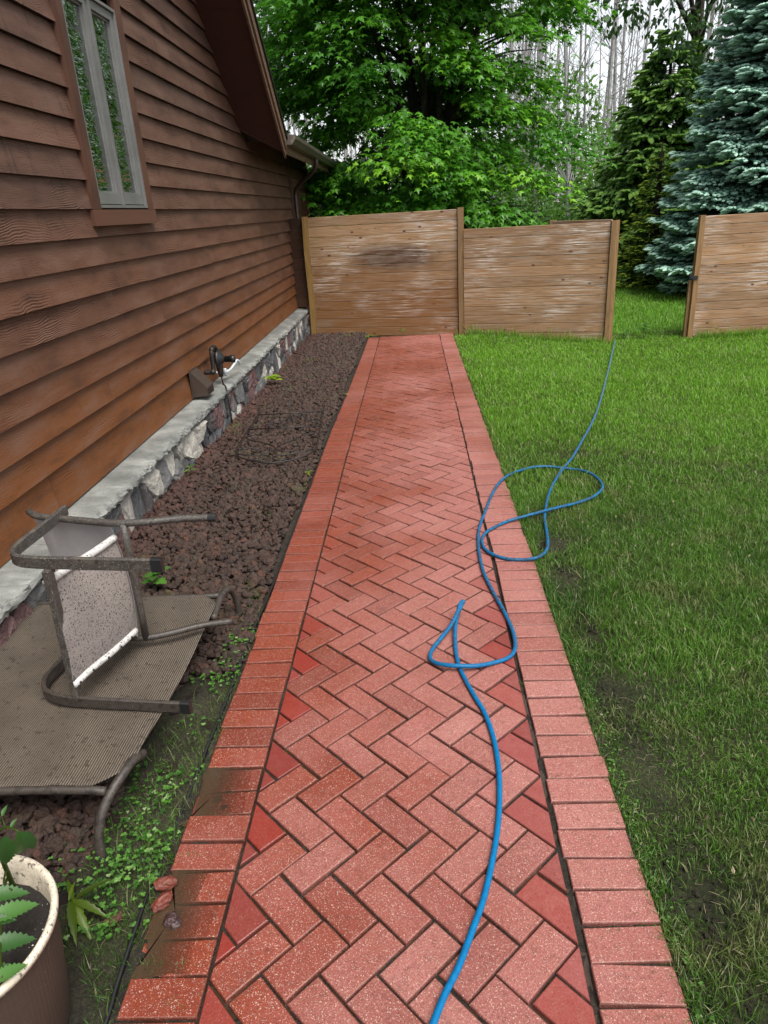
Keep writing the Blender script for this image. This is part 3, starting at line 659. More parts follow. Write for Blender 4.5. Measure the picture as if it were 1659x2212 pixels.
# --- window
win = MB(); win.box((XW-.10, 4.495, 1.795), (XW+.02, 4.512, 2.95)); win.box((XW-.10, 5.298, 1.795), (XW+.02, 5.315, 2.95))
win.box((XW-.10, 4.512, 1.795), (XW+.026, 5.298, 1.812)); win.box((XW-.10, 4.512, 2.933), (XW+.02, 5.298, 2.95)); win.box((XW-.10, 4.892, 1.812), (XW+.018, 4.908, 2.933))
win = win.build('window', M['metal_win'], house)
for (ya, yb) in ((4.514, 4.890), (4.910, 5.296)):
    f = MB(); w_ = .046; zA, zB = 1.818, 2.930
    for (lo, hi) in (((ya, zA), (ya+w_, zB)), ((yb-w_, zA), (yb, zB)), ((ya+w_, zA), (yb-w_, zA+.062)), ((ya+w_, zB-w_), (yb-w_, zB))):
        f.box((XW-.055, lo[0], lo[1]), (XW+.004, hi[0], hi[1])); 
        # stepped inner bead
    b_ = .012
    for (lo, hi) in (((ya+w_, zA+.062), (ya+w_+b_, zB-w_)), ((yb-w_-b_, zA+.062), (yb-w_, zB-w_)), ((ya+w_+b_, zA+.062), (yb-w_-b_, zA+.062+b_)), ((ya+w_+b_, zB-w_-b_), (yb-w_-b_, zB-w_))):
        f.box((XW-.05, lo[0], lo[1]), (XW-.012, hi[0], hi[1]))
    sash = f.build('sash', M['metal_win'], win)
    p = MB(); x_ = XW-.022; p.add([(x_, ya+w_, zA+.06), (x_, yb-w_, zA+.06), (x_, yb-w_, zB-w_), (x_, ya+w_, zB-w_)], [(0, 1, 2, 3)])
    p.build('pane', M['glass'], win)
c_ = MB(); ys = np.linspace(4.50, 5.31, 60); V = []; 
for y_ in ys: V += [(XW-.13+.012*sin(y_*55), y_, 1.75), (XW-.13+.012*sin(y_*55), y_, 3.0)]
c_.add(V, [(2*i, 2*i+2, 2*i+3, 2*i+1) for i in range(59)]); c_.build('curtain', M['curtain'], win, True)
for (ya, yb, q_) in ((4.427, 4.494, .2), (5.316, 5.412, .6)):
    t = MB(); t.box((XW-.02, ya, 1.787), (XW+.026, yb, 3.03), rnd=q_); t.build('window_trim', M['trimv'], house)
t = MB(); t.box((XW-.02, 4.427, 3.032), (XW+.024, 5.412, 3.13), rnd=.4); t.build('window_head', M['trim'], house)
t = MB(); t.box((XW-.03, 4.405, 1.697), (XW+.036, 5.416, 1.785), rnd=.7); t.build('window_apron', M['trimv'], house)
# --- stone base
mb = MB(); cy0, cy1 = .2, 11.55; ycut = cy0
while ycut < cy1:
    L_ = R.uniform(.9, 1.5); ye = min(cy1, ycut+L_); n = max(6, int((ye-ycut)/.03)); zt = R.gauss(0, .003); xo = R.gauss(0, .004)
    ys = np.linspace(ycut+.002, ye-.002, n); rows = []
    for y_ in ys:
        j = lambda s_: R.gauss(0, s_)
        rows.append([(XW-.02, y_, .335+zt), (-1.80, y_, .330+zt+j(.001)), (-1.735, y_, .322+zt+j(.0015)), (-1.706+xo+j(.004), y_, .316+zt+j(.003)), (-1.692+xo+j(.005), y_, .305+zt+j(.004)), (-1.686+xo+j(.005), y_, .290+j(.004)), (-1.690+xo+j(.006), y_, .275+j(.004)), (-1.700+xo+j(.004), y_, .262+j(.003)), (-1.735, y_, .258)])
    V = [p for r_ in rows for p in r_]; m = 9
    F = [(i*m+j, i*m+j+1, (i+1)*m+j+1, (i+1)*m+j) for i in range(n-1) for j in range(m-1)] + [tuple(range(m))[::-1], tuple((n-1)*m+q for q in range(m))]
    mb.add(V, F); ycut = ye
mb.build('ledge', M['cap'], house)
mb = MB(); mb.box((XW-.05, .2, -.25), (-1.742, 11.55, .262)); mb.build('mortar_bed', M['mortar'], house)
# stones: cells of a jittered point set, cut by bisectors, domed
mb = MB(); pts = []
y_ = .25
while y_ < 11.6:
    k = R.choice([1, 2, 2])
    if k == 1: pts.append((y_+R.uniform(-.02, .02), .09+R.uniform(-.03, .03)))
    else:
        s_ = R.uniform(.08, .16); pts.append((y_+R.uniform(-.04, .04), -.02+R.uniform(-.03, .03))); pts.append((y_+R.uniform(-.04, .04), .17+R.uniform(-.03, .03)))
    y_ += R.uniform(.10, .19)
pts = np.array(pts)
for i, p in enumerate(pts):
    P = [(p[0]-.3, -.14), (p[0]+.3, -.14), (p[0]+.3, .252), (p[0]-.3, .252)]
    for j in np.argsort(((pts-p)**2).sum(1))[1:14]:
        q = pts[j]; d = q-p; P = clip(P, d[0], d[1], float(d@((p+q)/2)))
        if len(P) < 3: break
    if len(P) < 3 or area(P) < .002: continue
    P = [v for k, v in enumerate(P) if np.hypot(v[0]-P[k-1][0], v[1]-P[k-1][1]) > .012]
    if len(P) < 3: continue
    P = inset(P, R.uniform(.004, .009)); Q = []
    for k in range(len(P)):
        a, b = P[k-1], P[k]; Q += [a*.88+b*.12, (a+b)/2+np.array([R.gauss(0, .003), R.gauss(0, .003)]), a*.12+b*.88]
    Q = np.array(Q); n = len(Q); c = Q.mean(0); dep = R.uniform(.022, .045); knd = R.choice([.05, .12, .18, .3, .4, .35, .5, .6, .7, .75, .8, .9, .95, .1]); tx, ty = R.gauss(0, .12), R.gauss(0, .12)
    V = []; lv = [(1., .0), (.985, .66), (.93, .90), (.5, 1.)]
    for (sc, hh) in lv:
        for q in Q:
            d = q-c; V.append((-1.742 + dep*hh + (tx*d[0]+ty*d[1])*sc*(hh > 0) + R.gauss(0, .0042)*(hh > .3), c[0]+d[0]*sc, c[1]+d[1]*sc))
    V.append((-1.742+dep*1.02, c[0], c[1])); F = [(k*n+i2, k*n+(i2+1) % n, (k+1)*n+(i2+1) % n, (k+1)*n+i2) for k in range(3) for i2 in range(n)] + [(3*n+i2, 3*n+(i2+1) % n, 4*n) for i2 in range(n)]
    mb.add(V, F, rnd=R.random(), cut=knd)
mb.build('stone_facing', M['stone'], house)
# --- roof edge
XO = -1.455
def slab(mb, quad, dz, **at):
    q = [np.array(p, float) for p in quad]; top = [p + np.array([0, 0, dz]) for p in q]
    mb.add(q+top, [(0, 3, 2, 1), (4, 5, 6, 7), (0, 1, 5, 4), (1, 2, 6, 5), (2, 3, 7, 6), (3, 0, 4, 7)], **at)
zr = lambda y: 9.115-.745*y
mb = MB(); cutY = 7.62
slab(mb, [(XW-.03, 8.755, zr(8.755)), (XO, 9.064, zr(9.064)), (XO, cutY, zr(cutY)), (XW-.03, cutY, zr(cutY))], .02)
slab(mb, [(XW-.03, cutY-.004, zr(cutY)+.002), (XO, cutY-.004, zr(cutY)+.002), (XO, 1.2, zr(1.2)), (XW-.03, 1.2, zr(1.2))], .02)
mb.build('rake_soffit', M['soffit'], house)
mb = MB(); slab(mb, [(XW-.03, 8.72, 2.612), (XW-.03, 14.55, 2.612), (XO, 14.55, 2.364), (XO, 9.062, 2.364)], .02); mb.build('eave_soffit', M['soffit'], house)
mb = MB()
def rakeboard(mb, x0, x1, b0, b1, ya=9.10, yb=1.2, **at):
    V = []
    for x_ in (x0, x1): V += [(x_, ya, zr(ya)+b0), (x_, yb, zr(yb)+b0), (x_, yb, zr(yb)+b1), (x_, ya, zr(ya)+b1)]
    mb.add(V, [(0, 1, 2, 3), (7, 6, 5, 4), (0, 4, 5, 1), (1, 5, 6, 2), (2, 6, 7, 3), (3, 7, 4, 0)], **at)
rakeboard(mb, XO+.001, XO+.022, -.03, .185, rnd=.4); mb.build('rake_board', M['rake'], house)
mb = MB(); rakeboard(mb, XO+.0235, XO+.040, .06, .187, 9.11, rnd=.8); mb.build('rake_trim', M['rake'], house)
mb = MB(); rakeboard(mb, XW-3.5, XO+.058, .189, .225, 9.13); mb.build('drip_edge', M['black'], house)
mb = MB(); mb.box((XO+.0005, 9.14, 2.356), (XO+.02, 14.56, 2.55), rnd=.3); mb.build('fascia', M['rake'], house)
mb = MB()
for k in range(26):                                        # courses of shingles on the eave roof
    x_ = XO+.05-.13*k; z_ = 2.558+.565*(.13*k)
    V = [(x_, 9.14-.75*.13*k*.6, z_), (x_, 14.62, z_), (x_-.15, 14.62, z_+.075), (x_-.15, 9.14-.75*.13*k*.6, z_+.075)]
    slab(mb, V, .008)
mb.build('shingles', M['shingle'], house)
# gutter: K-profile swept along +Y, with end caps
prof = [(.0, 0), (.0, .10), (.004, .10), (.004, .004), (.075, .004), (.108, .050), (.118, .062), (.118, .094), (.106, .097), (.106, .101), (.123, .101), (.123, .058), (.112, .045), (.080, 0)]
mb = MB(); V = []; gz = lambda y_: 2.448 - .004*(y_-9.1)
for y_ in (9.13, 14.50): V += [(XO+.0225+a, y_, gz(y_)+b) for a, b in prof]
m = len(prof); F = [(j, (j+1) % m, m+(j+1) % m, m+j) for j in range(m)]; mb.add(V, F)
ends = [(0, 0), (0, .10), (.123, .101), (.123, .058), (.112, .045), (.080, 0)]
for y_ in (9.128, 14.502): mb.add([(XO+.0225+a, y_, gz(y_)+b) for a, b in ends], [tuple(range(6))])
gut = mb.build('gutter', M['gutter'], house)
mb = MB(); rp = [(.034*cos(a)*(1.25 if abs(cos(a)) > .7 else 1.), .03*sin(a)*(1+.06*cos(8*a))) for a in np.linspace(0, 2*pi, 16, endpoint=False)]
P = [(-1.385, 11.55, 2.45), (-1.385, 11.56, 2.38), (-1.42, 11.60, 2.31), (-1.50, 11.68, 2.25), (-1.66, 11.86, 2.16), (-1.76, 11.97, 2.09), (-1.80, 12.02, 2.02), (-1.805, 12.03, 1.9), (-1.805, 12.03, 1.2), (-1.805, 12.03, .4)]
mb.add(*sweep(cat_rom(P, 5), rp)); mb.build('downspout', M['down'], house, True)
mb = MB(); mb.box((-2.0, 11.7, 2.60), (-1.87, 11.9, 2.604))
mb = MB(); V = []; 
for (x_, y_) in ((-1.66, 10.05), (-1.57, 10.05), (-1.57, 10.22), (-1.66, 10.22)): V.append((x_, y_, 2.364+(XO-x_)*.612-.004))
mb.add(V+[(v[0], v[1], v[2]+.003) for v in V], [(0, 3, 2, 1), (4, 5, 6, 7), (0, 1, 5, 4), (1, 2, 6, 5), (2, 3, 7, 6), (3, 0, 4, 7)]); mb.build('soffit_patch', M['frost'], house)
# door beyond the fence
mb = MB(); mb.box((XW-.02, 12.50, -.1), (XW+.03, 12.60, 2.04), rnd=.2); mb.box((XW-.02, 13.70, -.1), (XW+.03, 13.80, 2.04), rnd=.5); mb.box((XW-.02, 12.60, 1.95), (XW+.03, 13.70, 2.04), rnd=.3)
dr = mb.build('door_frame', M['trimv'], house)
mb = MB(); mb.box((XW+.001, 12.601, -.1), (XW+.008, 13.699, 1.949), rnd=.2); mb.build('door', mat_plain('red_brown_door', (.10, .030, .020), .5), house)
# ---- lantern
lan = thing('wall_lantern', (-1.845, 13.95, 1.85), 'black carriage lantern with frosted glass on the house wall above the fence', 'lantern')
mb = MB(); mb.box((-1.86, 13.90, 1.70), (-1.835, 14.0, 1.95)); tube(mb, [(-1.85, 13.95, 1.9), (-1.78, 13.95, 1.97), (-1.70, 13.95, 1.93), (-1.70, 13.95, 1.88)], .01, 6); mb.build('bracket', M['black'], lan)
mb = MB(); lathe(mb, [(.0, .07), (.02, .06), (.085, .0), (.085, -.012), (.0, -.012)], (-1.70, 13.95, 1.85), 12)
for a in np.arange(6)*pi/3: mb.box((-1.70+.075*cos(a)-.006, 13.95+.075*sin(a)-.006, 1.63), (-1.70+.075*cos(a)+.006, 13.95+.075*sin(a)+.006, 1.84))
lathe(mb, [(.0, -.02), (.082, -.02), (.082, 0), (.0, 0)], (-1.70, 13.95, 1.63), 12); mb.build('cage', M['black'], lan)
mb = MB(); lathe(mb, [(.0, .0), (.062, 0), (.062, .2), (.0, .2)], (-1.70, 13.95, 1.632), 14); mb.build('glass', M['frost'], lan, True)
# ---- things on the wall near the ledge
vh = thing('vent_hood', (-1.86, 5.9, .36), 'brown plastic louvred vent hood low on the siding', 'vent')
mb = MB(); y0, y1, zt, zbm = 5.68, 5.87, .565, .355
mb.box((XW-.0, y0-.012, zbm-.005), (XW+.008, y1+.012, zt+.012))
mb.add([(XW+.009, y0, zt), (XW+.009, y1, zt), (XW+.13, y1, zbm+.075), (XW+.13, y0, zbm+.075), (XW+.009, y0, zbm), (XW+.009, y1, zbm), (XW+.13, y1, zbm+.01), (XW+.13, y0, zbm+.01)],
       [(0, 3, 2, 1), (3, 7, 6, 2), (0, 4, 7, 3), (1, 2, 6, 5), (4, 5, 6, 7)]); mb.build('hood', M['vent'], vh)
mb = MB()
for k in range(4):
    for j in range(2): mb.box((XW+.131, y0+.02+.04*k, zbm+.02+.025*j), (XW+.1335, y0+.045+.04*k, zbm+.035+.025*j))
mb.build('grille', M['black'], vh)
gr = thing('gas_regulator', (-1.78, 6.35, .34), 'black gas regulator with curved pipe beside the vent hood', 'regulator')
mb = MB(); tube(mb, [(XW, 6.10, .472), (-1.81, 6.10, .472), (-1.785, 6.10, .476), (-1.78, 6.11, .50), (-1.78, 6.115, .56), (-1.78, 6.12, .635), (-1.778, 6.15, .668), (-1.775, 6.19, .675), (-1.77, 6.225, .66), (-1.77, 6.235, .62)], .019, 10, 4)
for (p, r_) in (((-1.785, 6.10, .474), .026), ((-1.778, 6.135, .66), .025)): V, F = ico(2); mb.add(V*r_+np.array(p), F)
mb.build('pipe', M['iron'], gr, True)
mb = MB(); V0 = MB(); lathe(mb, [(0, -.045), (.04, -.045), (.045, -.02), (.085, -.012), (.09, -.004), (.09, .004), (.085, .012), (.05, .025), (.03, .05), (0, .05)], (-1.765, 6.27, .555), 24, axis=0); mb.build('body', M['black'], gr, True)
mb = MB(); lathe(mb, [(0, .05), (.028, .05), (.028, .10), (.034, .10), (.034, .135), (.0, .14)], (-1.765, 6.30, .545), 14, axis=0); mb.build('cap', M['black'], gr, True)
mb = MB(); tube(mb, [(-1.765, 6.25, .56), (-1.762, 6.25, .48), (-1.758, 6.25, .40)], [.034, .03, .02], 10, 2); tube(mb, [(-1.758, 6.25, .40), (-1.752, 6.252, .33)], .007, 6, 1)
tube(mb, [(-1.752, 6.252, .33), (-1.72, 6.20, .322), (-1.684, 6.08, .312), (-1.672, 6.06, .20), (-1.668, 6.055, .02)], .007, 6, 3); mb.build('gas_riser', M['iron'], gr, True)
pv = thing('white_pipe_fitting', (-1.80, 6.5, .34), 'white plastic elbow pipe poking out of the siding behind the regulator', 'pipe')
mb = MB(); tube(mb, [(XW, 6.44, .40), (-1.80, 6.44, .40), (-1.77, 6.46, .40), (-1.762, 6.50, .402)], .012, 10, 4); tube(mb, [(-1.765, 6.42, .44), (-1.765, 6.42, .37)], .014, 10, 1)
tube(mb, [(-1.765, 6.42, .40), (-1.74, 6.52, .41), (-1.72, 6.62, .44), (-1.71, 6.68, .46), (-1.70, 6.72, .44), (-1.70, 6.74, .41)], .0115, 10, 4); mb.build('elbow', M['white'], pv, True)
# ================================================================== FENCE
def fence_panel(parent, p0, p1, z0a, z0b, z1, mat, n, thick=.036):
    mb = MB(); hts = np.cumsum([0]+[R.uniform(.9, 1.1) for _ in range(n)]); hts = hts/hts[-1]
    p0 = np.array(p0); p1 = np.array(p1); d = nrm(p1-p0); zlow = min(z0a, z0b)
    for k in range(n):
        za = zlow+(z1-zlow)*hts[k]; zb_ = zlow+(z1-zlow)*hts[k+1]-.004; off = R.gauss(0, .0012); nn = np.array([d[1], -d[0]])
        a, b = p0+nn*off, p1+nn*(off+R.gauss(0, .001)); c = .004; tn = nn*thick
        # board with chamfered front arrises
        sec = [(0., za), (thick-c, za), (thick, za+c), (thick, zb_-c), (thick-c, zb_), (0., zb_)]
        V = [(*(a+nn*t_), z_) for t_, z_ in sec]+[(*(b+nn*t_), z_) for t_, z_ in sec]
        mb.add(V, [(i, 6+i, 6+(i+1) % 6, (i+1) % 6) for i in range(6)]+[tuple(range(6)), tuple(range(11, 5, -1))], rnd=R.random())
    return mb.build('board_panel', mat, parent)
def post(parent, x, y, w_, t_, z0, z1, mat, name='post', lean=0., wob=0.):
    mb = MB(); n = 14; zs = np.linspace(z0, z1, n); V = []
    for z_ in zs:
        dx = lean*(z_-z0)/(z1-z0) + wob*sin(z_*4.1)*.5
        V += [(x-w_/2+dx, y-t_, z_), (x+w_/2+dx*.6, y-t_, z_), (x+w_/2+dx*.6, y+t_, z_), (x-w_/2+dx, y+t_, z_)]
    F = [(4*i+j, 4*i+(j+1) % 4, 4*i+4+(j+1) % 4, 4*i+4+j) for i in range(n-1) for j in range(4)]+[(3, 2, 1, 0), tuple(4*n-4+j for j in range(4))]
    mb.add(V, F, rnd=R.random()); return mb.build(name, mat, parent)
f1 = thing('wooden_fence', (-.45, 11.2, -.08), 'tall horizontal board fence between the house and the path end, brown at the bottom', 'fence')
fence_panel(f1, (-1.60, 11.47), (.64, 10.97), -.10, -.10, 1.655, M['fence_b'], 13)
post(f1, -1.618, 11.41, .085, .045, -.12, 1.668, M['post_y'], lean=.012, wob=.012); post(f1, .682, 10.93, .085, .05, -.12, 1.672, M['post'])
mb = MB()
for k in range(9): mb.obox((-1.90, 11.56), (-1.662, 11.50), .03, .36+.144*k, .36+.144*k+.141, rnd=R.random())
mb.build('filler_boards', M['filler'], f1)
f2 = thing('wooden_fence', (1.7, 10.65, -.15), 'lower weathered fence panel with pale streaks between two posts left of the gap', 'fence')
fence_panel(f2, (.728, 10.90), (2.675, 10.435), -.16, -.20, 1.388, M['fence'], 12)
post(f2, 2.70, 10.40, .062, .045, -.22, 1.398, M['post']); post(f2, 2.757, 10.405, .05, .03, -.22, 1.402, M['post'])
f3 = thing('wooden_fence', (5.6, 10.5, -.22), 'weathered fence panel in front of the blue spruce, right of the gap', 'fence')
fence_panel(f3, (3.905, 10.44), (7.6, 10.60), -.20, -.20, 1.392, M['fence'], 13)
post(f3, 3.872, 10.405, .068, .045, -.25, 1.40, M['post']); post(f3, 3.815, 10.43, .04, .025, -.22, .565, M['post'], 'stop_board')
mb = MB(); mb.box((3.79, 10.345, .585), (3.885, 10.357, .635)); mb.box((3.775, 10.35, .60), (3.80, 10.40, .66)); tube(mb, [(3.78, 10.36, .58), (3.80, 10.34, .60), (3.83, 10.34, .62)], .01, 6, 3); mb.build('latch', M['black'], f3)
gt = thing('wooden_gate', (2.4, 10.9, -.2), 'open wooden gate swung back behind the weathered fence panel', 'gate')
fence_panel(gt, (2.07, 11.35), (2.72, 10.52), -.12, -.12, 1.415, M['fence'], 11); post(gt, 2.06, 11.36, .09, .04, -.12, 1.42, M['post'])
# ================================================================== EDGING, HOSE, TRELLIS
mb = MB(); P = cat_rom([(-.772, .6), (-.774, 1.0), (-.780, 1.09), (-.786, 1.22), (-.794, 1.396), (-.792, 1.6), (-.782, 1.80), (-.777, 2.1), (-.772, 2.6), (-.762, 2.9), (-.757, 3.42), (-.752, 4.43), (-.755, 5.79), (-.742, 6.9), (-.738, 8.36), (-.73, 10.9)], 6)
P3 = np.c_[P, zp(P[:, 1]) + .004 + .006*np.sin(P[:, 1]*3.1) - .012*(1-sm(1.9, 2.6, P[:, 1]))*(.6+.6*np.sin(P[:, 1]*9.))]; mb.add(*sweep(P3, [(-.002, -.08), (.002, -.08), (.002, .0), (.004, .003), (.004, .007), (0, .010), (-.004, .007), (-.004, .003), (-.002, 0)], up=np.array([0, 0, 1.])))
tag(mb.build('garden_edging', M['black'], None, True), 'black plastic strip edging between the rock bed and the bricks', 'edging')
HOSE = [[-.084,.873,.012],[-.055,.933,.012],[-.018,1.007,.012],[.01,1.07,.012],[.046,1.135,.012],[.087,1.23,.012],[.124,1.321,.012],[.158,1.435,.012],[.185,1.547,.012],[.205,1.671,.012],[.216,1.809,.012],[.213,1.941,.012],[.196,2.063,.012],[.17,2.151,.012],[.14,2.263,.012],[.12,2.365,.012],[.115,2.479,.012],[.12,2.596,.022],[.136,2.681,.042],[.153,2.712,.067],[.166,2.733,.082],[.150,2.715,.080],[.132,2.662,.062],[.101,2.602,.04],[.057,2.533,.024],[.024,2.482,.012],[.008,2.425,.012],[.016,2.389,.012],[.047,2.352,.022],[.11,2.327,.03],[.191,2.335,.022],[.263,2.368,.012],[.319,2.396,.012],[.351,2.442,.012],[.364,2.51,.012],[.364,2.61,.012],[.348,2.744,.012],[.328,2.861,.012],[.308,2.987,.012],[.29,3.141,.012],[.287,3.314,.012],[.294,3.481,.012],[.316,3.661,.012],[.368,3.881,.012],[.437,4.151,.012],[.508,4.36,.012],[.585,4.473,.021],[.677,4.556,.02],[.779,4.61,.02],[.886,4.616,.016],[.962,4.584,.012],[1.048,4.548,.012],[1.113,4.456,.018],[1.138,4.321,.024],[1.132,4.195,.026],[1.097,4.109,.026],[1.029,4.019,.026],[.93,3.945,.026],[.813,3.872,.032],[.702,3.813,.034],[.595,3.762,.03],[.493,3.738,.014],[.406,3.665,.012],[.345,3.589,.012],[.316,3.501,.012],[.318,3.404,.012],[.352,3.326,.012],[.417,3.269,.012],[.502,3.25,.012],[.572,3.249,.022],[.626,3.31,.024],[.655,3.411,.024],[.675,3.563,.024],[.693,3.728,.018],[.724,3.877,.018],[.771,4.065,.024],[.851,4.298,.024],[.953,4.54,.026],[1.045,4.733,.020],[1.158,5.008,.020],[1.447,5.78,-.002],[1.737,6.692,-.045],[2.209,8.283,-.135],[2.64,9.742,-.181],[2.801,10.267,-.186]]
mb = MB(); Q = cat_rom(HOSE, 5); mb.add(*sweep(Q, circ(10, .0088)))
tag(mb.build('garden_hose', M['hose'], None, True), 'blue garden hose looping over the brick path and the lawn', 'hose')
tr = thing('metal_trellis', (-1.15, 5.6, .02), 'rusty black wire trellis with scrolls lying flat on the lava rocks', 'trellis')
def zt(x, y): return float(zb(x, y)) + .055
def wire(mb, P, r=.007, k=6): 
    Q = cat_rom([(p[0], p[1], zt(*p)) for p in P], k) if len(P) > 2 else np.array([(p[0], p[1], zt(*p)) for p in P]); mb.add(*sweep(Q, circ(6, r)))
mb = MB(); wire(mb, [(-1.51, 6.5), (-1.47, 6.24), (-1.45, 5.74), (-1.43, 5.3), (-1.40, 5.07), (-1.31, 4.92), (-1.12, 4.82), (-.95, 4.87), (-.84, 4.98), (-.80, 5.14), (-.815, 5.4), (-.84, 5.77), (-.88, 6.28), (-.89, 6.5)], .0055)
wire(mb, [(-1.47, 6.24), (-.88, 6.28)], .005); wire(mb, [(-1.45, 5.74), (-.84, 5.77)], .005); mb.build('frame', M['iron'], tr, True)
mb = MB()
for (a, b) in (((-1.32, 6.23), (-1.30, 5.76)), ((-1.17, 6.23), (-1.14, 5.77)), ((-1.02, 6.24), (-.99, 5.77))): wire(mb, [a, b], .004)
mb.build('rod', M['iron'], tr, True)
mb = MB()
def scroll(c, s, a0, turns, r, sx=1.):
    P = []
    for t_ in np.linspace(0, 1, 26): 
        a = a0 + s*t_*turns*2*pi; q = r*(1-.78*t_); P.append((c[0]+q*cos(a)*sx, c[1]+q*sin(a)))
    return P
wire(mb, [(-1.28, 5.52), (-1.36, 5.56), (-1.41, 5.50), (-1.36, 5.40), (-1.24, 5.32), (-1.14, 5.22), (-1.12, 5.12), (-1.18, 5.06), (-1.27, 5.08), (-1.29, 5.15), (-1.23, 5.18)], .0045, 4)
wire(mb, [(-.92, 5.64), (-.86, 5.60), (-.88, 5.54), (-.95, 5.52), (-1.0, 5.40), (-1.09, 5.26), (-1.10, 5.14), (-1.03, 5.08), (-.94, 5.12), (-.93, 5.2), (-.99, 5.22)], .0045, 4)
wire(mb, [(-1.24, 5.16), (-1.36, 5.16), (-1.39, 5.06), (-1.30, 4.99), (-1.16, 4.99), (-1.11, 4.93), (-1.15, 4.87), (-1.23, 4.88), (-1.22, 4.93)], .0045, 4)
wire(mb, [(-.87, 5.2), (-.82, 5.16), (-.86, 5.07), (-.97, 5.02), (-1.08, 4.98), (-1.09, 4.91), (-1.03, 4.87), (-.97, 4.92), (-1.0, 4.95)], .0045, 4)
wire(mb, scroll((-1.28, 5.86), 1, 0, 1.3, .07), .004, 2); wire(mb, scroll((-1.06, 6.12), -1, 2, 1.3, .07), .004, 2); wire(mb, scroll((-1.14, 6.0), 1, 1, 1., .05), .004, 2); wire(mb, scroll((-.93, 5.98), 1, 4, 1.2, .06), .004, 2)
mb.build('scrollwork', M['iron'], tr, True)
# ================================================================== CHAIRS
def rect_prof(w_, h_, c=.004): return [(-w_+c, -h_), (w_-c, -h_), (w_, -h_+c), (w_, h_-c), (w_-c, h_), (-w_+c, h_), (-w_, h_-c), (-w_, -h_+c)]
UP = np.array([0, 0, 1.])
ZB_, ZT_ = .215, .745
ch = thing('sling_chair', (-1.1, 2.05, .18), 'grey framed sling patio chair tipped on its side on top of the bench', 'chair')
def bar(mb, P, z, k=6, w_=.008, h_=.021): mb.add(*sweep(cat_rom([(x, y, z) for x, y in P], k), rect_prof(w_, h_), up=UP))
mb = MB(); bar(mb, [(-.80, 1.872), (-.95, 1.888), (-1.10, 1.905), (-1.22, 1.92), (-1.285, 1.945), (-1.315, 1.995), (-1.318, 2.06), (-1.31, 2.18), (-1.305, 2.34)], ZT_); mb.build('armrest', M['frame'], ch)
mb = MB(); bar(mb, [(-.80, 1.872), (-.95, 1.888), (-1.10, 1.905), (-1.24, 1.925), (-1.325, 1.965), (-1.36, 2.03), (-1.362, 2.09), (-1.345, 2.2), (-1.33, 2.34)], ZB_); mb.build('armrest', M['frame2'], ch)
def cap(P, z, d, mat): 
    mb = MB(); p = np.array([*P, z]); d = nrm(np.array([*d, 0.])); mb.add(*sweep(np.array([p-d*.022, p+d*.012]), rect_prof(.0105, .0235), up=UP)); mb.build('foot_cap', mat, ch)
cap((-.80, 1.872), ZT_, (1, -.1), M['black']); cap((-.80, 1.872), ZB_, (1, -.1), M['black'])
REAR_T = [(-.735, 2.245), (-.85, 2.245), (-.97, 2.225), (-1.08, 2.225), (-1.18, 2.25), (-1.30, 2.285), (-1.40, 2.315), (-1.455, 2.36)]
mb = MB(); tube(mb, [(x, y, .735) for x, y in REAR_T], .013, 10); mb.build('rear_leg', M['frame'], ch, True)
mb = MB(); tube(mb, [(-.765, 2.37, .235), (-.88, 2.345, .235), (-1.0, 2.29, .235), (-1.10, 2.265, .235), (-1.2, 2.29, .235), (-1.32, 2.33, .235), (-1.42, 2.37, .235), (-1.47, 2.41, .235)], .013, 10); mb.build('rear_leg', M['frame2'], ch, True)
mb = MB(); tube(mb, [(-.75, 2.245, .735), (-.722, 2.245, .735)], .016, 10, 1); mb.build('foot_cap', M['black'], ch)
mb = MB(); mb.add(*sweep(np.array([(-1.165, 1.90, ZT_-.02), (-1.18, 1.915, .5), (-1.195, 1.925, ZB_+.015)]), rect_prof(.012, .018), up=np.array([0, 1., 0]))); mb.build('front_crossbar', M['frame'], ch)
mb = MB(); tube(mb, [(-1.045, 2.215, .735), (-1.055, 2.235, .5), (-1.075, 2.265, .235)], .013, 10, 2); mb.build('rear_crossbar', M['frame'], ch, True)
SEAT = [(-1.185, 1.905), (-1.165, 1.99), (-1.135, 2.08), (-1.112, 2.16), (-1.095, 2.235)]
zu, zd = .675, .29
for z_ in (zu, zd):
    mb = MB(); tube(mb, [(x, y, z_) for x, y in SEAT], .0135, 10); o = mb.build('seat_rail', M['rail'], ch, True)
    if z_ == zd:
        for t_ in (.06, .25, .45, .65, .85):
            mb = MB(); q = cat_rom([(x, y, z_) for x, y in SEAT], 10); p = q[int(t_*(len(q)-1))]; V, F = ico(1); mb.add(V*.0045+p+np.array([.0135, -.002, .0]), F)
            mb.build('screw', M['iron'], o)
def sheet(mb, A, B, sag, th=.0022, k=10):
    A = cat_rom(A, 4); B = cat_rom(B, 4); n = len(A); V = []; nrm_ = np.array(sag, float)
    for i in range(n):
        for j in range(k+1):
            t_ = j/k; p = A[i]*(1-t_)+B[i]*t_ + nrm_*4*t_*(1-t_); V.append(p)
    V = np.array(V); m = k+1; F = [(i*m+j, i*m+j+1, (i+1)*m+j+1, (i+1)*m+j) for i in range(n-1) for j in range(k)]
    off = nrm(nrm_)*th; n0 = len(V); mb.add(np.concatenate([V, V-off]), F+[tuple(n0+q for q in f[::-1]) for f in F]
      + [(i*m, (i+1)*m, n0+(i+1)*m, n0+i*m) for i in range(n-1)]+[((i+1)*m+k, i*m+k, n0+i*m+k, n0+(i+1)*m+k) for i in range(n-1)]
      + [(j+1, j, n0+j, n0+j+1) for j in range(k)]+[((n-1)*m+j, (n-1)*m+j+1, n0+(n-1)*m+j+1, n0+(n-1)*m+j) for j in range(k)])
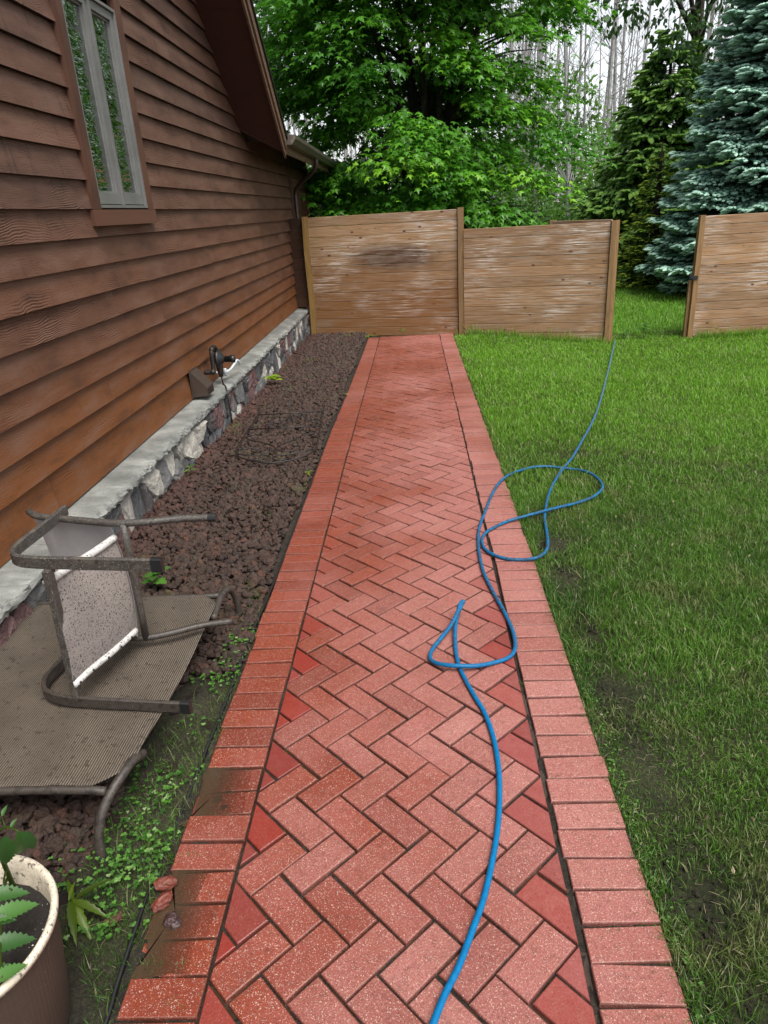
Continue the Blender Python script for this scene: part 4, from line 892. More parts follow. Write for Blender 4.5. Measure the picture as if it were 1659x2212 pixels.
mb = MB(); sheet(mb, [(x, y, zu) for x, y in SEAT], [(x, y, zd) for x, y in SEAT], (.018, -.006, 0)); mb.build('seat_sling', M['sling_up'], ch)
BK = [(-1.10, 2.235), (-1.18, 2.262), (-1.30, 2.30), (-1.40, 2.33), (-1.45, 2.365)]
mb = MB(); sheet(mb, [(x, y, .722) for x, y in BK], [(x, y+.02, .25) for x, y in BK], (.008, .03, 0)); mb.build('back_sling', M['sling_back'], ch)
# bench lying on its face
bn = thing('sling_bench', (-1.25, 2.1, .0), 'wide tan ribbed sling bench lying face down under the grey chair', 'bench')
def zs(x, y): return .175 + .02*np.sin((x+1.7)*2.) - .012*np.exp(-((y-2.1)/.3)**2)
mb = MB(); nx, ny = 40, 46; V = []
for j in range(ny):
    v = j/(ny-1); y_ = 1.555 + v*(2.655-1.555)
    e = .05*max(0, 1-v/.07)**1.5 + .045*max(0, (v-.93)/.07)**1.5; xr = -.892 + .012*sin(v*pi) - e*1.6 - .02*(1-v); xl = -1.80
    for i in range(nx):
        x_ = xl + (xr-xl)*i/(nx-1); V.append((x_, y_, float(zs(x_, y_)) + .002*sin(x_*31+y_*7)))
V = np.array(V); F = [(j*nx+i, j*nx+i+1, (j+1)*nx+i+1, (j+1)*nx+i) for j in range(ny-1) for i in range(nx-1)]; n0 = len(V); Vd = V - np.array([0, 0, .003])
F2 = F + [tuple(n0+q for q in f[::-1]) for f in F] + [(j*nx+nx-1, (j+1)*nx+nx-1, n0+(j+1)*nx+nx-1, n0+j*nx+nx-1)[::-1] for j in range(ny-1)] + [(i, i+1, n0+i+1, n0+i)[::-1] for i in range(nx-1)]
mb.add(np.concatenate([V, Vd]), F2); SL = mb.build('sling', M['sling_flat'], bn, True)
mb = MB(); tube(mb, [(-1.9, 1.553, .158), (-1.5, 1.553, .170), (-1.2, 1.553, .178), (-1.01, 1.550, .178), (-.955, 1.55, .172)], .0135, 10); mb.build('sling_rail', M['frame2'], bn, True)
mb = MB(); tube(mb, [(-1.9, 2.66, .165), (-1.4, 2.66, .180), (-1.0, 2.66, .185), (-.90, 2.665, .185)], .0135, 10); mb.build('sling_rail', M['frame2'], bn, True)
mb = MB(); tube(mb, [(-.905, 1.72, .162), (-.912, 1.655, .188), (-.925, 1.60, .182), (-.945, 1.555, .160), (-.965, 1.51, .115), (-.972, 1.48, .05), (-.970, 1.465, -.03)], .0145, 12); mb.build('curved_leg', M['frame2'], bn, True)
mb = MB(); tube(mb, [(-.885, 2.50, .17), (-.892, 2.60, .175), (-.890, 2.69, .182), (-.880, 2.755, .165), (-.872, 2.79, .115), (-.868, 2.805, .05), (-.868, 2.805, -.03)], .0145, 12); mb.build('curved_leg', M['frame2'], bn, True)
# ================================================================== POT
pt = thing('plant_pot', (-1.02, .99, 0.), 'brown ribbed plastic pot with cream rim in the corner of the bed', 'pot')
cx_, cy_, rz = -1.022, .988, .332
mb = MB(); lathe(mb, [(.0, .0), (.158, .0), (.164, .01), (.186, .20), (.1965, .318)], (cx_, cy_, 0), 64); mb.build('wall', M['pot'], pt, True)
mb = MB(); lathe(mb, [(.1966, .314), (.2035, .316), (.2055, .326), (.203, .335), (.196, .336), (.190, .330), (.186, .30), (.178, .21)], (cx_, cy_, 0), 64); mb.build('rim', M['pot_in'], pt, True)
mb = MB(); V = [(cx_, cy_, .252)]; F = []
for k in range(1, 15):
    for i in range(56):
        a = 2*pi*i/56; q = .182*k/14; V.append((cx_+q*cos(a), cy_+q*sin(a), .25+.012*(k/14)**3+R.gauss(0, .0035)))
F = [(0, 1+i, 1+(i+1) % 56) for i in range(56)]+[(1+(k-1)*56+i, 1+k*56+i, 1+k*56+(i+1) % 56, 1+(k-1)*56+(i+1) % 56) for k in range(1, 14) for i in range(56)]
mb.add(V, F); mb.build('potting_soil', M['potsoil'], pt, True)
# serrated leaf template (along +y, length 1)
def leaf_tpl(w_, teeth=6, fold=.12, curl=-.25, serr=.18):
    L_ = []; Rr = []
    for i in range(teeth*2+1):
        t_ = i/(teeth*2); w0 = w_*(sin(pi*min(1, t_*.93+.05))**.75)*(1-.35*t_); w1 = w0*(1+serr if i % 2 else 1-serr*.4)
        L_.append((-w1, t_+(.02 if i % 2 else 0), -fold*-w1*.0+fold*w1+curl*t_*t_)); Rr.append((w1, t_+(.02 if i % 2 else 0), fold*w1+curl*t_*t_))
    mid = [(0, i/(teeth*2), curl*(i/(teeth*2))**2) for i in range(teeth*2+1)]; mid[-1] = (0, 1.06, curl*1.1)
    V = np.array(L_+mid+Rr); n = teeth*2+1; F = [(i, n+i, n+i+1, i+1) for i in range(n-1)]+[(n+i, 2*n+i, 2*n+i+1, n+i+1) for i in range(n-1)]
    return V, np.array([f[::-1] for f in F])
def put_leaf(mb, tpl, p, d, n_, L_, rnd=.5):
    Sd, D, N = frames(np.array([n_], float), np.array([d], float)); stamp(mb, tpl[0], [tpl[1]], np.array([p], float), Sd, D, N, L_, rnd=np.array([rnd]))
tp = thing('tomato_plant', (-1.10, .99, .25), 'green tomato plant with toothed leaves growing in the pot', 'plant')
mb = MB(); tube(mb, [(-1.001, 1.161, .245), (-.991, 1.146, .33), (-.977, 1.129, .40), (-.965, 1.118, .47), (-.950, 1.118, .505)], [.006, .0055, .004], 7, 4)
tube(mb, [(-.960, 1.116, .48), (-.930, 1.112, .503), (-.905, 1.105, .505), (-.893, 1.102, .50)], [.003, .002], 6, 3); tube(mb, [(-.930, 1.112, .503), (-.944, 1.13, .515)], [.002, .0015], 5, 1)
tube(mb, [(-.99, 1.146, .34), (-.96, 1.09, .36), (-.93, 1.07, .365)], [.003, .002], 6, 3); tube(mb, [(-.995, 1.15, .31), (-.96, 1.04, .345), (-.92, 1.0, .36), (-.88, .93, .36), (-.85, .88, .355)], [.004, .002], 6, 3)
mb.build('stem', M['mossy'], tp, True)
TL = leaf_tpl(.24, 9, .5, -.30, .22); mb = MB()
for (p, d, n_, L_) in (((-.896, 1.101, .502), (-.05, .05, -1), (.75, -.6, .2), .085), ((-.884, 1.103, .50), (.2, .0, -.95), (.6, -.7, .3), .060), ((-.934, 1.104, .485), (-.05, -.1, -1), (.7, -.7, .2), .09), ((-.944, 1.132, .515), (.1, .5, .5), (0, -.5, .8), .022), ((-.915, 1.108, .505), (.3, .6, .6), (0, -.5, .8), .02),
                      ((-.975, 1.05, .365), (.95, .30, -.02), (.1, -.3, 1), .078), ((-.935, .995, .365), (.80, .62, -.02), (.1, -.3, 1), .088), ((-.95, .99, .365), (.95, .2, .05), (.1, -.3, 1), .06), ((-.96, 1.03, .36), (.5, -.8, .0), (.1, -.3, 1), .06),
                      ((-.912, .935, .362), (.9, .40, -.02), (.1, -.3, 1), .085), ((-.865, .868, .358), (.65, .75, -.02), (.1, -.3, 1), .065), ((-.90, .885, .355), (.9, .5, -.05), (.1, -.3, 1), .06), ((-.90, .93, .36), (-.3, -.9, .0), (0, -.3, 1), .07)):
    put_leaf(mb, TL, p, d, n_, L_, R.random())
mb.build('leaves', M['tomato'], tp, True)
wp = thing('weed_plant', (-.985, 1.22, .0), 'mottled weed with long toothed leaves beside the pot', 'weed')
WL = leaf_tpl(.11, 6, .4, -.3, .2); mb = MB()
for (d, L_) in (((.75, .6, .3), .095), ((.95, -.25, .0), .105), ((.45, -.85, .0), .115), ((-.5, .7, .3), .07), ((.75, -.75, -.2), .12), ((-.1, 1, .5), .05)):
    put_leaf(mb, WL, (-.972+R.gauss(0, .006), 1.295+R.gauss(0, .006), .045), d, (-d[0]*.3, -d[1]*.3, 1), L_, R.random())
mb.build('leaves', M['mossy'], wp, True); mb = MB(); tube(mb, [(-.972, 1.295, -.01), (-.972, 1.294, .05)], .004, 6, 1); mb.build('stem', M['mossy'], wp)
# ================================================================== SEEDLINGS
BL = leaf_tpl(.38, 4, .15, -.2, .35); LL = leaf_tpl(.2, 3, .2, -.25, .05)
def seedling(x, y, z, h, leaves, label, tpl=BL, mat='lime', L_=.06, name='seedling', cat='seedling'):
    t_ = thing(name, (x, y, z), label, cat); mb = MB(); tube(mb, [(x, y, z-.02), (x+.004, y, z+h*.6), (x, y+.004, z+h)], .0022, 5, 3); mb.build('stem', M['mossy'], t_)
    mb = MB()
    for k in range(leaves):
        a = k*2.4+R.uniform(0, .6); hh = h*(1-.5*(k/leaves)); put_leaf(mb, tpl, (x, y, z+hh), (cos(a), sin(a), R.uniform(-.1, .5)), (-.3*cos(a), -.3*sin(a)-.15, 1), L_*R.uniform(.75, 1.15), R.random())
    mb.build('leaves', M[mat], t_, True); return t_
seedling(-1.60, 7.75, -.03, .10, 7, 'largest lime maple seedling close against the stone base', L_=.10)
seedling(-1.63, 4.66, .02, .09, 7, 'small bright green sprout beside the near stone base', LL, 'weed', .05)
seedling(-.80, 4.66, .0, .03, 4, 'tiny yellow sprout at the edging beside the bricks', LL, 'lime', .035)
seedling(-1.33, 3.02, .02, .10, 6, 'leafy green sprout growing behind the tipped chair', BL, 'weed', .075)
seedling(3.25, 10.45, -.23, .24, 16, 'bright green leafy weed standing in the gate gap', LL, 'weed', .12, 'tall_weed', 'weed')
seedling(2.98, 10.5, -.23, .13, 9, 'low pale weed beside the gate post', LL, 'shrub', .10, 'tall_weed', 'weed')
seedling(-.22, 10.93, -.07, .10, 8, 'green sprout at the foot of the tall fence', LL, 'weed', .06)
seedling(-.74, 10.8, -.07, .05, 5, 'tiny sprout at the far corner of the rock bed', LL, 'lime', .045)
seedling(-.742, 7.07, -.03, .03, 4, 'pale sprout at the edging in the middle of the bed', LL, 'lime', .035)
# ================================================================== GRASS AND WEEDS (stuff)
def blades(mb, P, H_, W_, lean=.5, fl=1.):
    n = len(P); a = rng.uniform(0, 2*pi, n); b = a + rng.normal(0, .6, n); sd_ = np.c_[np.cos(a), np.sin(a), np.zeros(n)]; ld = np.c_[-np.sin(b), np.cos(b), np.zeros(n)]
    ln = (np.abs(rng.normal(0, lean, n))*H_)[:, None]; H2 = (H_*np.sqrt(np.clip(1-(ln[:, 0]/H_*.55)**2, .25, 1)))[:, None]; w_ = (W_/2)[:, None]; up = np.array([[0, 0, 1.]])
    V = np.stack([P-sd_*w_, P+sd_*w_, P+sd_*w_*.75+up*H2*.6+ld*ln*.35, P-sd_*w_*.75+up*H2*.6+ld*ln*.35, P+up*H2+ld*ln], 1)
    i = np.arange(n)*5
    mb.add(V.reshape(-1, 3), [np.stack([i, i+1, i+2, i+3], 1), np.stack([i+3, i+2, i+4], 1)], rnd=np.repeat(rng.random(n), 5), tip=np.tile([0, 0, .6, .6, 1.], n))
def lawn_pts(x0, x1, y0, y1, n, bare=1.):
    X = rng.uniform(x0, x1, n); Y = rng.uniform(y0, y1, n); P = np.c_[X, Y, 0*X]
    d = 1.0 + .18*snoise(P, 3.1, 5) + .30*snoise(P, 11., 6)
    d -= bare*.62*np.exp(-((X-.69)/.08)**2)*(1-sm(3.8, 5.2, Y)) + bare*.10*np.exp(-((X-.9)/.22)**2)*(1-sm(3.2, 4.6, Y)); d += .5*(X < .60)*(Y > 1.2)
    lim = .56
    k = (rng.random(n) < d) & (X > lim+.004*np.sin(Y*9)); X, Y = X[k], Y[k]
    return np.c_[X, Y, zl(X, Y)-.014]
mb = MB()
for (x0, x1, y0, y1, n, h, w_) in ((.56, 1.9, .7, 2.2, 64000, .032, .0026), (.56, 2.6, 2.2, 4.2, 82000, .036, .0032), (.56, 3.9, 4.2, 6.6, 72000, .042, .0046), (.56, 5.2, 6.6, 8.8, 62000, .046, .0060), (.56, 5.6, 8.8, 10.6, 46000, .050, .0075)):
    P = lawn_pts(x0, x1, y0, y1, n); m = len(P); hv = 1 + .35*snoise(P, 2.3, 9); blades(mb, P, h*np.clip(hv, .45, 1.7)*rng.lognormal(0, .30, m), w_*rng.uniform(.6, 1.3, m), .75)
# taller fringe along the fence feet and the far lawn
for (xa, ya, xb, yb) in ((.74, 10.82, 2.66, 10.33), (3.92, 10.36, 5.6, 10.46)):
    n = 1500; t_ = rng.random(n); X = xa+(xb-xa)*t_; Y = ya+(yb-ya)*t_-rng.random(n)*.10; blades(mb, np.c_[X, Y, zl(X, Y)-.015], .10*rng.lognormal(0, .35, n), .006*np.ones(n), .5)
n = 22000; X = rng.uniform(2.0, 5.6, n); Y = rng.uniform(10.5, 17., n); blades(mb, np.c_[X, Y, zl(X, Y)-.015], .06*rng.lognormal(0, .3, n), .009*np.ones(n), .6)
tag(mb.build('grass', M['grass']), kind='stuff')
# clover and small broad leaves
def clover(mb, P, r, h):
    n = len(P); a0 = rng.uniform(0, 6.28, n)
    hexv = np.array([(0, 0, 0)]+[(.5*cos(q)*.95, .5+.5*sin(q), .06*cos(q)**2) for q in np.linspace(-pi/2+.35, 1.5*pi-.35, 7)]); hf = np.array([(0, i, i+1) for i in range(1, 7)])
    rd = rng.random(n)
    for k in range(3):
        a = a0+k*2.094; D = np.c_[np.cos(a), np.sin(a), rng.normal(.1, .2, n)]; N = np.c_[rng.normal(0, .2, n), rng.normal(-.15, .2, n), np.ones(n)]; Sd, D, N = frames(N, D)
        stamp(mb, hexv, [hf], P+np.c_[0*a, 0*a, h], Sd, D, N, r, rnd=rd)
    b0 = P.copy(); blades(mb, P, h, np.full(n, .0012), .05)
mb = MB(); n = 1150; X = rng.uniform(-1.12, -.765, n*3); Y = rng.uniform(.95, 2.75, n*3); P = np.c_[X, Y, 0*X]
d = .12+.6*snoise(P, 9., 21) + .35*np.exp(-((X+.86)/.09)**2)
d -= .9*sm(2.1, 2.7, Y)*(X < -.87) + .8*np.exp(-((X+.80)/.06)**2)*(Y < 1.35) + .7*(X < -1.0)*(Y > 1.55) + .6*(Y < 1.2)
k = (rng.random(n*3) < d) & (np.hypot(X-cx_, Y-cy_) > .21); P = np.c_[X[k], Y[k], zb(X[k], Y[k])-.012]; m = len(P)
clover(mb, P, rng.uniform(.004, .0105, m), rng.uniform(.010, .035, m))
tag(mb.build('clover_patch', M['weed']), kind='stuff')
mb = MB(); n = 17000; X = rng.uniform(-1.2, -.755, n); Y = rng.uniform(.85, 3.0, n); P = np.c_[X, Y, 0*X]
d = .25+.45*snoise(P, 6., 33) + .35*np.exp(-((X+.79)/.035)**2) - .8*sm(2.1, 2.8, Y)*(X < -.86) - .5*(X < -1.0)
k = (rng.random(n) < d) & (np.hypot(X-cx_, Y-cy_) > .20); P = np.c_[X[k], Y[k], zb(X[k], Y[k])-.015]; m = len(P); blades(mb, P, .020*rng.lognormal(0, .5, m), .0020*rng.uniform(.6, 1.3, m), .8)
# tufts in the brick joints and along both path edges
TU = [(-.70, 1.475, 1), (-.62, 1.055, 1.4), (-.66, .945, 1.2), (-.60, .945, 1), (-.70, 1.15, 1.2), (-.64, 1.15, .8), (-.70, 2.05, 1), (.45, 2.47, .7), (.47, 3.04, .6), (.40, 1.75, .8), (.46, 1.235, 1), (.44, 1.13, 1), (.50, 1.13, .8), (.47, 1.03, .8), (.36, 2.25, .8), (.365, 1.9, .6), (.10, 1.62, .5), (-.42, 1.56, .5), (-.3, 1.42, .5), (.02, 2.5, .4), (-.2, 3.2, .4), (.08, 4.6, .6), (.2, 4.62, .6), (.16, 4.6, .5), (-.5, 1.9, .5)]
for (x_, y_, s_) in TU:
    m = int(34*s_); blades(mb, np.c_[x_+rng.normal(0, .020, m), y_+rng.normal(0, .005, m), np.full(m, -.012)+float(zp(y_))],   .016*s_**.4*rng.lognormal(0, .3, m), .0016*np.ones(m), .8)
n = 3800; Y = rng.uniform(.8, 6., n); X = .553+np.abs(rng.normal(0, .022, n)); blades(mb, np.c_[X, Y, zl(X, Y)-.014], .022*rng.lognormal(0, .4, n), .0026*np.ones(n), .9)
tag(mb.build('weedy_grass', M['grass2']), kind='stuff')
mb = MB(); n = 420; Y = rng.uniform(.9, 4.6, n); X = .570+np.abs(rng.normal(0, .03, n)); clover(mb, np.c_[X, Y, zl(X, Y)-.012], rng.uniform(.003, .0065, n), rng.uniform(.005, .015, n))
tag(mb.build('creeping_weeds', M['weed']), kind='stuff')
# straw, seed heads and crumbs of soil
mb = MB(); n = 2600; X = rng.uniform(.57, 2.4, n); Y = rng.uniform(.9, 5., n); P = np.c_[X, Y, zl(X, Y)+.004]
D = np.c_[rng.normal(size=n), rng.normal(size=n), rng.normal(.1, .35, n)]; Sd, D, N = frames(np.tile([0, 0, 1.], (n, 1))+rng.normal(0, .1, (n, 3)), D)
stamp(mb, np.array([(-.5, 0, 0), (.5, 0, 0), (.3, 22, 1.), (-.3, 22, 1.)]), [np.array([(0, 1, 2, 3)])], P, Sd, D, N, rng.uniform(.0005, .0013, n))
n = 420; X = rng.uniform(.75, 2.6, n); Y = rng.uniform(.9, 6., n); P = np.c_[X, Y, zl(X, Y)+.025]
D = np.c_[rng.normal(0, .4, n), rng.normal(0, .4, n), np.ones(n)]; Sd, D, N = frames(rng.normal(size=(n, 3)), D)
for a in range(2):
    stamp(mb, np.array([(-.12, 0, 0), (.12, 0, 0), (.30, .4, 0), (0, 1.2, 0), (-.30, .4, 0)]), [np.array([(0, 1, 2, 3, 4)])], P, Sd if a == 0 else N, D, N if a == 0 else Sd, rng.uniform(.008, .016, n))
tag(mb.build('dry_straw', M['straw']), kind='stuff')
mb = MB(); V, F = ROCKT[0][0]; n = 2600; X = np.concatenate([.60+np.abs(rng.normal(0, .13, n)), rng.uniform(-.95, -.76, 1500)]); Y = np.concatenate([rng.uniform(.9, 4.4, n), rng.uniform(.9, 2.6, 1500)])
Z = np.where(X > 0, zl(X, Y)-.012, zb(X, Y)-.018); m = len(X); Sd, D, N = rand_frames(m); stamp(mb, V, [F], np.c_[X, Y, Z], Sd, D, N, .0038*rng.lognormal(0, .4, m), rnd=rng.random(m)); tag(mb.build('soil_crumbs', M['soil']), kind='stuff')
# ================================================================== TREES
MLEAF = np.array([(0, 0, 0), (.36, .02, -.06), (.20, .2, .02), (.50, .46, -.12), (.17, .44, .0), (0, .95, -.14), (-.17, .44, .0), (-.50, .46, -.12), (-.20, .2, .02), (-.36, .02, -.06), (0, .28, .06)])
MLF = np.array([(10, i, (i+1) % 10) for i in range(10)])
def tree_wood(parent, base, stems, mat, name='trunk'):
    mb = MB()
    for (P, r) in stems: tube(mb, [np.array(base)*0+np.array(p) for p in P], r, 8, 4)
    return mb.build(name, mat, parent, True)
BX, BY = .35, 15.7
mt = thing('maple_tree', (BX, BY, -.3), 'big green maple tree with many dark stems behind the tall fence', 'tree')
stems = [([(BX, BY, -.35), (BX+.02, BY, .6), (BX, BY, 1.4)], [.24, .20, .18])]; tips = []
for k in range(9):
    a = k*2.399+.4; sp = R.uniform(.5, 1.7); hgt = R.uniform(6., 9.)
    P = [(BX, BY, 1.0), (BX+.20*sp*cos(a), BY+.2*sp*sin(a), 2.4), (BX+.55*sp*cos(a), BY+.55*sp*sin(a), 4.2), (BX+1.2*sp*cos(a)+R.gauss(0, .15), BY+1.2*sp*sin(a), hgt)]
    stems.append((P, [.10, .075, .05, .012])); 
    for j in range(7):
        t_ = R.uniform(.25, .95); q = cat_rom(P, 8)[int(t_*24)]; b = a+R.uniform(-1.3, 1.3); L_ = R.uniform(1., 2.3)*(1.1-.5*t_)
        stems.append(([q, q+np.array([cos(b)*L_*.5, sin(b)*L_*.5, .35]), q+np.array([cos(b)*L_, sin(b)*L_, .45])], [.035, .02, .006]))
for k in range(16):
    a = k*2.399; z_ = R.uniform(.9, 2.6); L_ = R.uniform(1.6, 3.); stems.append(([(BX, BY, z_), (BX+cos(a)*L_*.5, BY+sin(a)*L_*.5, z_+.5), (BX+cos(a)*L_, BY+sin(a)*L_, z_+.5)], [.045, .03, .008]))
tree_wood(mt, (BX, BY, 0), stems, M['bark'])
n = 620; u = rng.random(n); th = rng.uniform(0, 2*pi, n); zc = .75+9.0*u**1.05; tz = (zc-.75)/9.0
prof_r = .86*np.interp(tz, [0, .10, .25, .45, .65, .85, 1.], [2.3, 3.0, 3.45, 3.5, 3.1, 2.1, .7]); prof_r = prof_r*(1+.10*np.sin(3*th+1.)+.09*np.sin(5*th+zc*1.3))
rad = prof_r*np.sqrt(rng.uniform(.10, 1., n)); C = np.c_[BX-.50+rad*np.cos(th), BY+rad*np.sin(th)*.92, zc]
C = np.r_[C, [(2.75, 14.2, 2.75), (2.5, 14.0, 2.5), (2.2, 13.6, 2.2), (2.95, 14.6, 2.9), (-.25, 13.1, 1.75), (.55, 13.0, 2.35), (1.5, 13.2, 1.65), (-1.4, 13.2, 1.7)]]; th = np.arctan2(C[:, 1]-BY, C[:, 0]-BX+.22); n = len(C)
hole = np.exp(-(((C[:, 0]-.15)/.60)**2+((C[:, 2]-3.85)/.80)**2))*(C[:, 1] < BY+.3)*2.2 + np.exp(-(((C[:, 0]+1.6)/.8)**2+((C[:, 2]-2.95)/.28)**2))*2.0
k = hole < .8; C = C[k]; th = th[k]; n = len(C)
NL = 150; SR = rng.uniform(.42, .80, n)[:, None]; ph = rng.uniform(0, 2*pi, (n, NL)); q = np.sqrt(rng.random((n, NL))); el = 1+.35*np.sin(ph*2+rng.uniform(0, 6.28, (n, 1)))+.25*np.sin(ph*5+rng.uniform(0, 6.28, (n, 1)))
ox, oy = q*SR*el*np.cos(ph), q*SR*el*np.sin(ph); out = np.stack([np.cos(th), np.sin(th)], 1)
along = ox*out[:, :1]+oy*out[:, 1:]
oz = -.34*SR*q**2 - .30*along + rng.normal(0, .045, (n, NL)) - .10*np.abs(rng.normal(size=(n, NL)))*(rng.random((n, NL)) < .4)
P = (C[:, None]+np.stack([ox, oy, oz], -1)).reshape(-1, 3)
od = nrm(np.stack([ox, oy, 0*ox], -1)).reshape(-1, 3)*.9+np.repeat(np.c_[out, 0*th], NL, 0)*.45
Nn = np.tile([0, 0, 1.], (len(P), 1))+np.repeat(np.c_[out, 0*th], NL, 0)*.30+od*.25+rng.normal(0, .30, (len(P), 3)); D = od+np.array([0, 0, -.45])+rng.normal(0, .3, (len(P), 3))
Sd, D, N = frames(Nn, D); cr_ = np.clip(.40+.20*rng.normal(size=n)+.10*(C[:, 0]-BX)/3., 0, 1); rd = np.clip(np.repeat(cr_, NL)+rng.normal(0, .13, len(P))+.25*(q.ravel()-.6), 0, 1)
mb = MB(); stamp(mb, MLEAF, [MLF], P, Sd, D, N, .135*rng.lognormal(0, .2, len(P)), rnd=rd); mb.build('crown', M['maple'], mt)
# --- conifers
def conifer(parent, bx, by, z0, H_, Rb, step, mat, droop, tw, fing, rscale=1., cull=None, seed=3, upturn=.15, bsp=.26, ex=.85, jit=.3, ragged=.12, fdrop=0.):
    r_ = np.random.default_rng(seed); Ps = []; Ds = []; Ns = []; Ss = []; Rd = []; wood = MB()
    tube(wood, [(bx, by, z0-.2), (bx, by, z0+H_*.5), (bx, by, z0+H_)], [.16, .09, .01], 8, 3)
    z = z0+.22
    while z < z0+H_*.97:
        f = (z-z0)/H_; rad = Rb*(1-f)**ex*(1. if f > .06 else .8); nb = max(6, int(2*pi*rad/bsp)); a0 = r_.uniform(0, 6.28)
        for b in range(nb):
            a = a0+2*pi*b/nb+r_.normal(0, .10); L_ = rad*r_.uniform(1-1.5*ragged, 1+.7*ragged)
            if cull is not None and not cull(a): continue
            t_ = np.linspace(0, 1, 9); hx = L_*t_; hz = -droop*L_*t_**1.2+upturn*L_*np.clip(t_-.6, 0, 1)**2*3 + r_.normal(0, .03)*t_ + .22*L_*t_*(f > .6)
            B = np.c_[bx+hx*np.cos(a), by+hx*np.sin(a), z+hz+step*r_.normal(0, jit)]; wood.add(*sweep(B, circ(4, .014*(1-f*.5)), scale=1-.75*t_))
            dirv = np.array([cos(a), sin(a), 0.]); side = np.array([-sin(a), cos(a), 0.])
            m = int(max(8, L_*tw)); tt = np.sort(r_.uniform(.22, 1.0, m)); sg = np.where(np.arange(m) % 2, 1., -1.); ln = (.42*L_*(1-tt)**.7+.10)*r_.uniform(.7, 1.1, m)*.85
            for q in range(m):
                p0 = np.array([np.interp(tt[q], t_, B[:, i]) for i in range(3)]); dd = dirv*.75+side*sg[q]*.85+np.array([0, 0, -.10])
                dd = dd/np.linalg.norm(dd); k_ = max(1, int(ln[q]/fing[2])); 
                for s_ in range(k_+1):
                    fr = (s_+.3)/(k_+.6); pp = p0+dd*ln[q]*fr+np.array([0, 0, -.25*ln[q]*fr*fr])
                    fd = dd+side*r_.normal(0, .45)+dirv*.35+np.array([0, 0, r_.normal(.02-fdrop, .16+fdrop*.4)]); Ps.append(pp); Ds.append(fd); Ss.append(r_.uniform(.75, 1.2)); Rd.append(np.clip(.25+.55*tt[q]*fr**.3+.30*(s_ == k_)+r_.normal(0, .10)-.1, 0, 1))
            for e in range(3): Ps.append(B[-1]); Ds.append(dirv+side*(e-1)*.6); Ss.append(1.1); Rd.append(.9)
        z += step*r_.uniform(.85, 1.15)
    n = len(Ps); P = np.array(Ps); D = np.array(Ds); N = np.tile([0, 0, 1.], (n, 1))+r_.normal(0, .25, (n, 3)); Sd, D, N = frames(N, D)
    L_, W_ = fing[0], fing[1]; k = 5
    T = [(0, -.1*L_, 0)]+[(W_*.8*cos(q), .15*L_, W_*.55*sin(q)) for q in np.arange(k)*2*pi/k]+[(W_*cos(q+.5), .62*L_, W_*.65*sin(q+.5)) for q in np.arange(k)*2*pi/k]+[(0, L_*1.05, -.05*L_)]
    F = [(0, 1+(i+1) % k, 1+i) for i in range(k)]+[(1+i, 1+(i+1) % k, 1+k+i) for i in range(k)]+[(1+(i+1) % k, 1+k+(i+1) % k, 1+k+i) for i in range(k)]+[(1+k+i, 1+k+(i+1) % k, 2*k+1) for i in range(k)]
    wood.build('trunk', M['bark'], parent, True); mb = MB()
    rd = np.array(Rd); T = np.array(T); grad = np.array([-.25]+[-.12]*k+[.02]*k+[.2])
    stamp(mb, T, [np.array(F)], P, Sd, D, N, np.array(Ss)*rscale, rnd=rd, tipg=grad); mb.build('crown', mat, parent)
    # thin loose needles give the fingers a bristly outline
    return n
def bristle_cull(a0, w_): return lambda a: abs((a-a0+pi) % (2*pi)-pi) < w_
bs = thing('blue_spruce', (7.35, 15.4, -.3), 'silvery blue spruce tree with layered drooping branches behind the right fence', 'tree')
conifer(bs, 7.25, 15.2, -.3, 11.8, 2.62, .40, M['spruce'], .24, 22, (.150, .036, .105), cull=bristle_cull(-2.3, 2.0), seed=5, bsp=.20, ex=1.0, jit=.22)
de = thing('evergreen_tree', (6.3, 20.0, -.3), 'dark green evergreen tree with loose drooping branches between maple and spruce', 'tree')
conifer(de, 6.3, 20.0, -.3, 5.8, 2.4, .20, M['hemlock'], .34, 17, (.22, .050, .14), cull=bristle_cull(-1.9, 2.0), seed=8, ex=.80, bsp=.24, jit=1.2, ragged=.30, fdrop=.55)
yb = thing('young_spruce', (4.9, 16.6, -.3), 'small yellow green spruce sapling at the left edge of the blue spruce', 'tree')
conifer(yb, 5.3, 16.9, -.3, 3.0, .95, .22, M['yellowshrub'], .10, 12, (.10, .018, .10), seed=11)
# --- leafy masses
SL_ = np.array([(0, 0, 0), (.28, .35, .05), (.22, .7, 0), (0, 1, -.1), (-.22, .7, 0), (-.28, .35, .05)]); SLF = [np.array([(0, 1, 2, 3, 4, 5)])]
def leafmass(parent, name, mat, blobs, leaf, nper, seed, hang=.3, holes=.0):
    r_ = np.random.default_rng(seed); mb = MB()
    for (cx2, cy2, cz2, rx, ry, rzz) in blobs:
        m = int(nper*(rx*ry*rzz)**(2/3)); d = nrm(r_.normal(size=(m, 3))); q = r_.uniform(.55, 1.0, m)**.6; P = np.array([cx2, cy2, cz2])+d*q[:, None]*np.array([rx, ry, rzz])
        g_ = snoise(P, 3.2/max(rx, .4), seed+3); k = (g_ > -.35+holes) & (P[:, 2] > -.3); P = P[k]; d = d[k]; m = len(P)
        N = d*.5+np.array([0, 0, .9])+r_.normal(0, .4, (m, 3)); D = d+np.array([0, 0, -hang])+r_.normal(0, .5, (m, 3)); Sd, D, N = frames(N, D)
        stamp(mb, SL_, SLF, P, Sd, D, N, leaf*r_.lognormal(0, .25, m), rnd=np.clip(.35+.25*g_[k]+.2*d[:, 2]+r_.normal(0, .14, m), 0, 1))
    return mb.build(name, mat, parent)
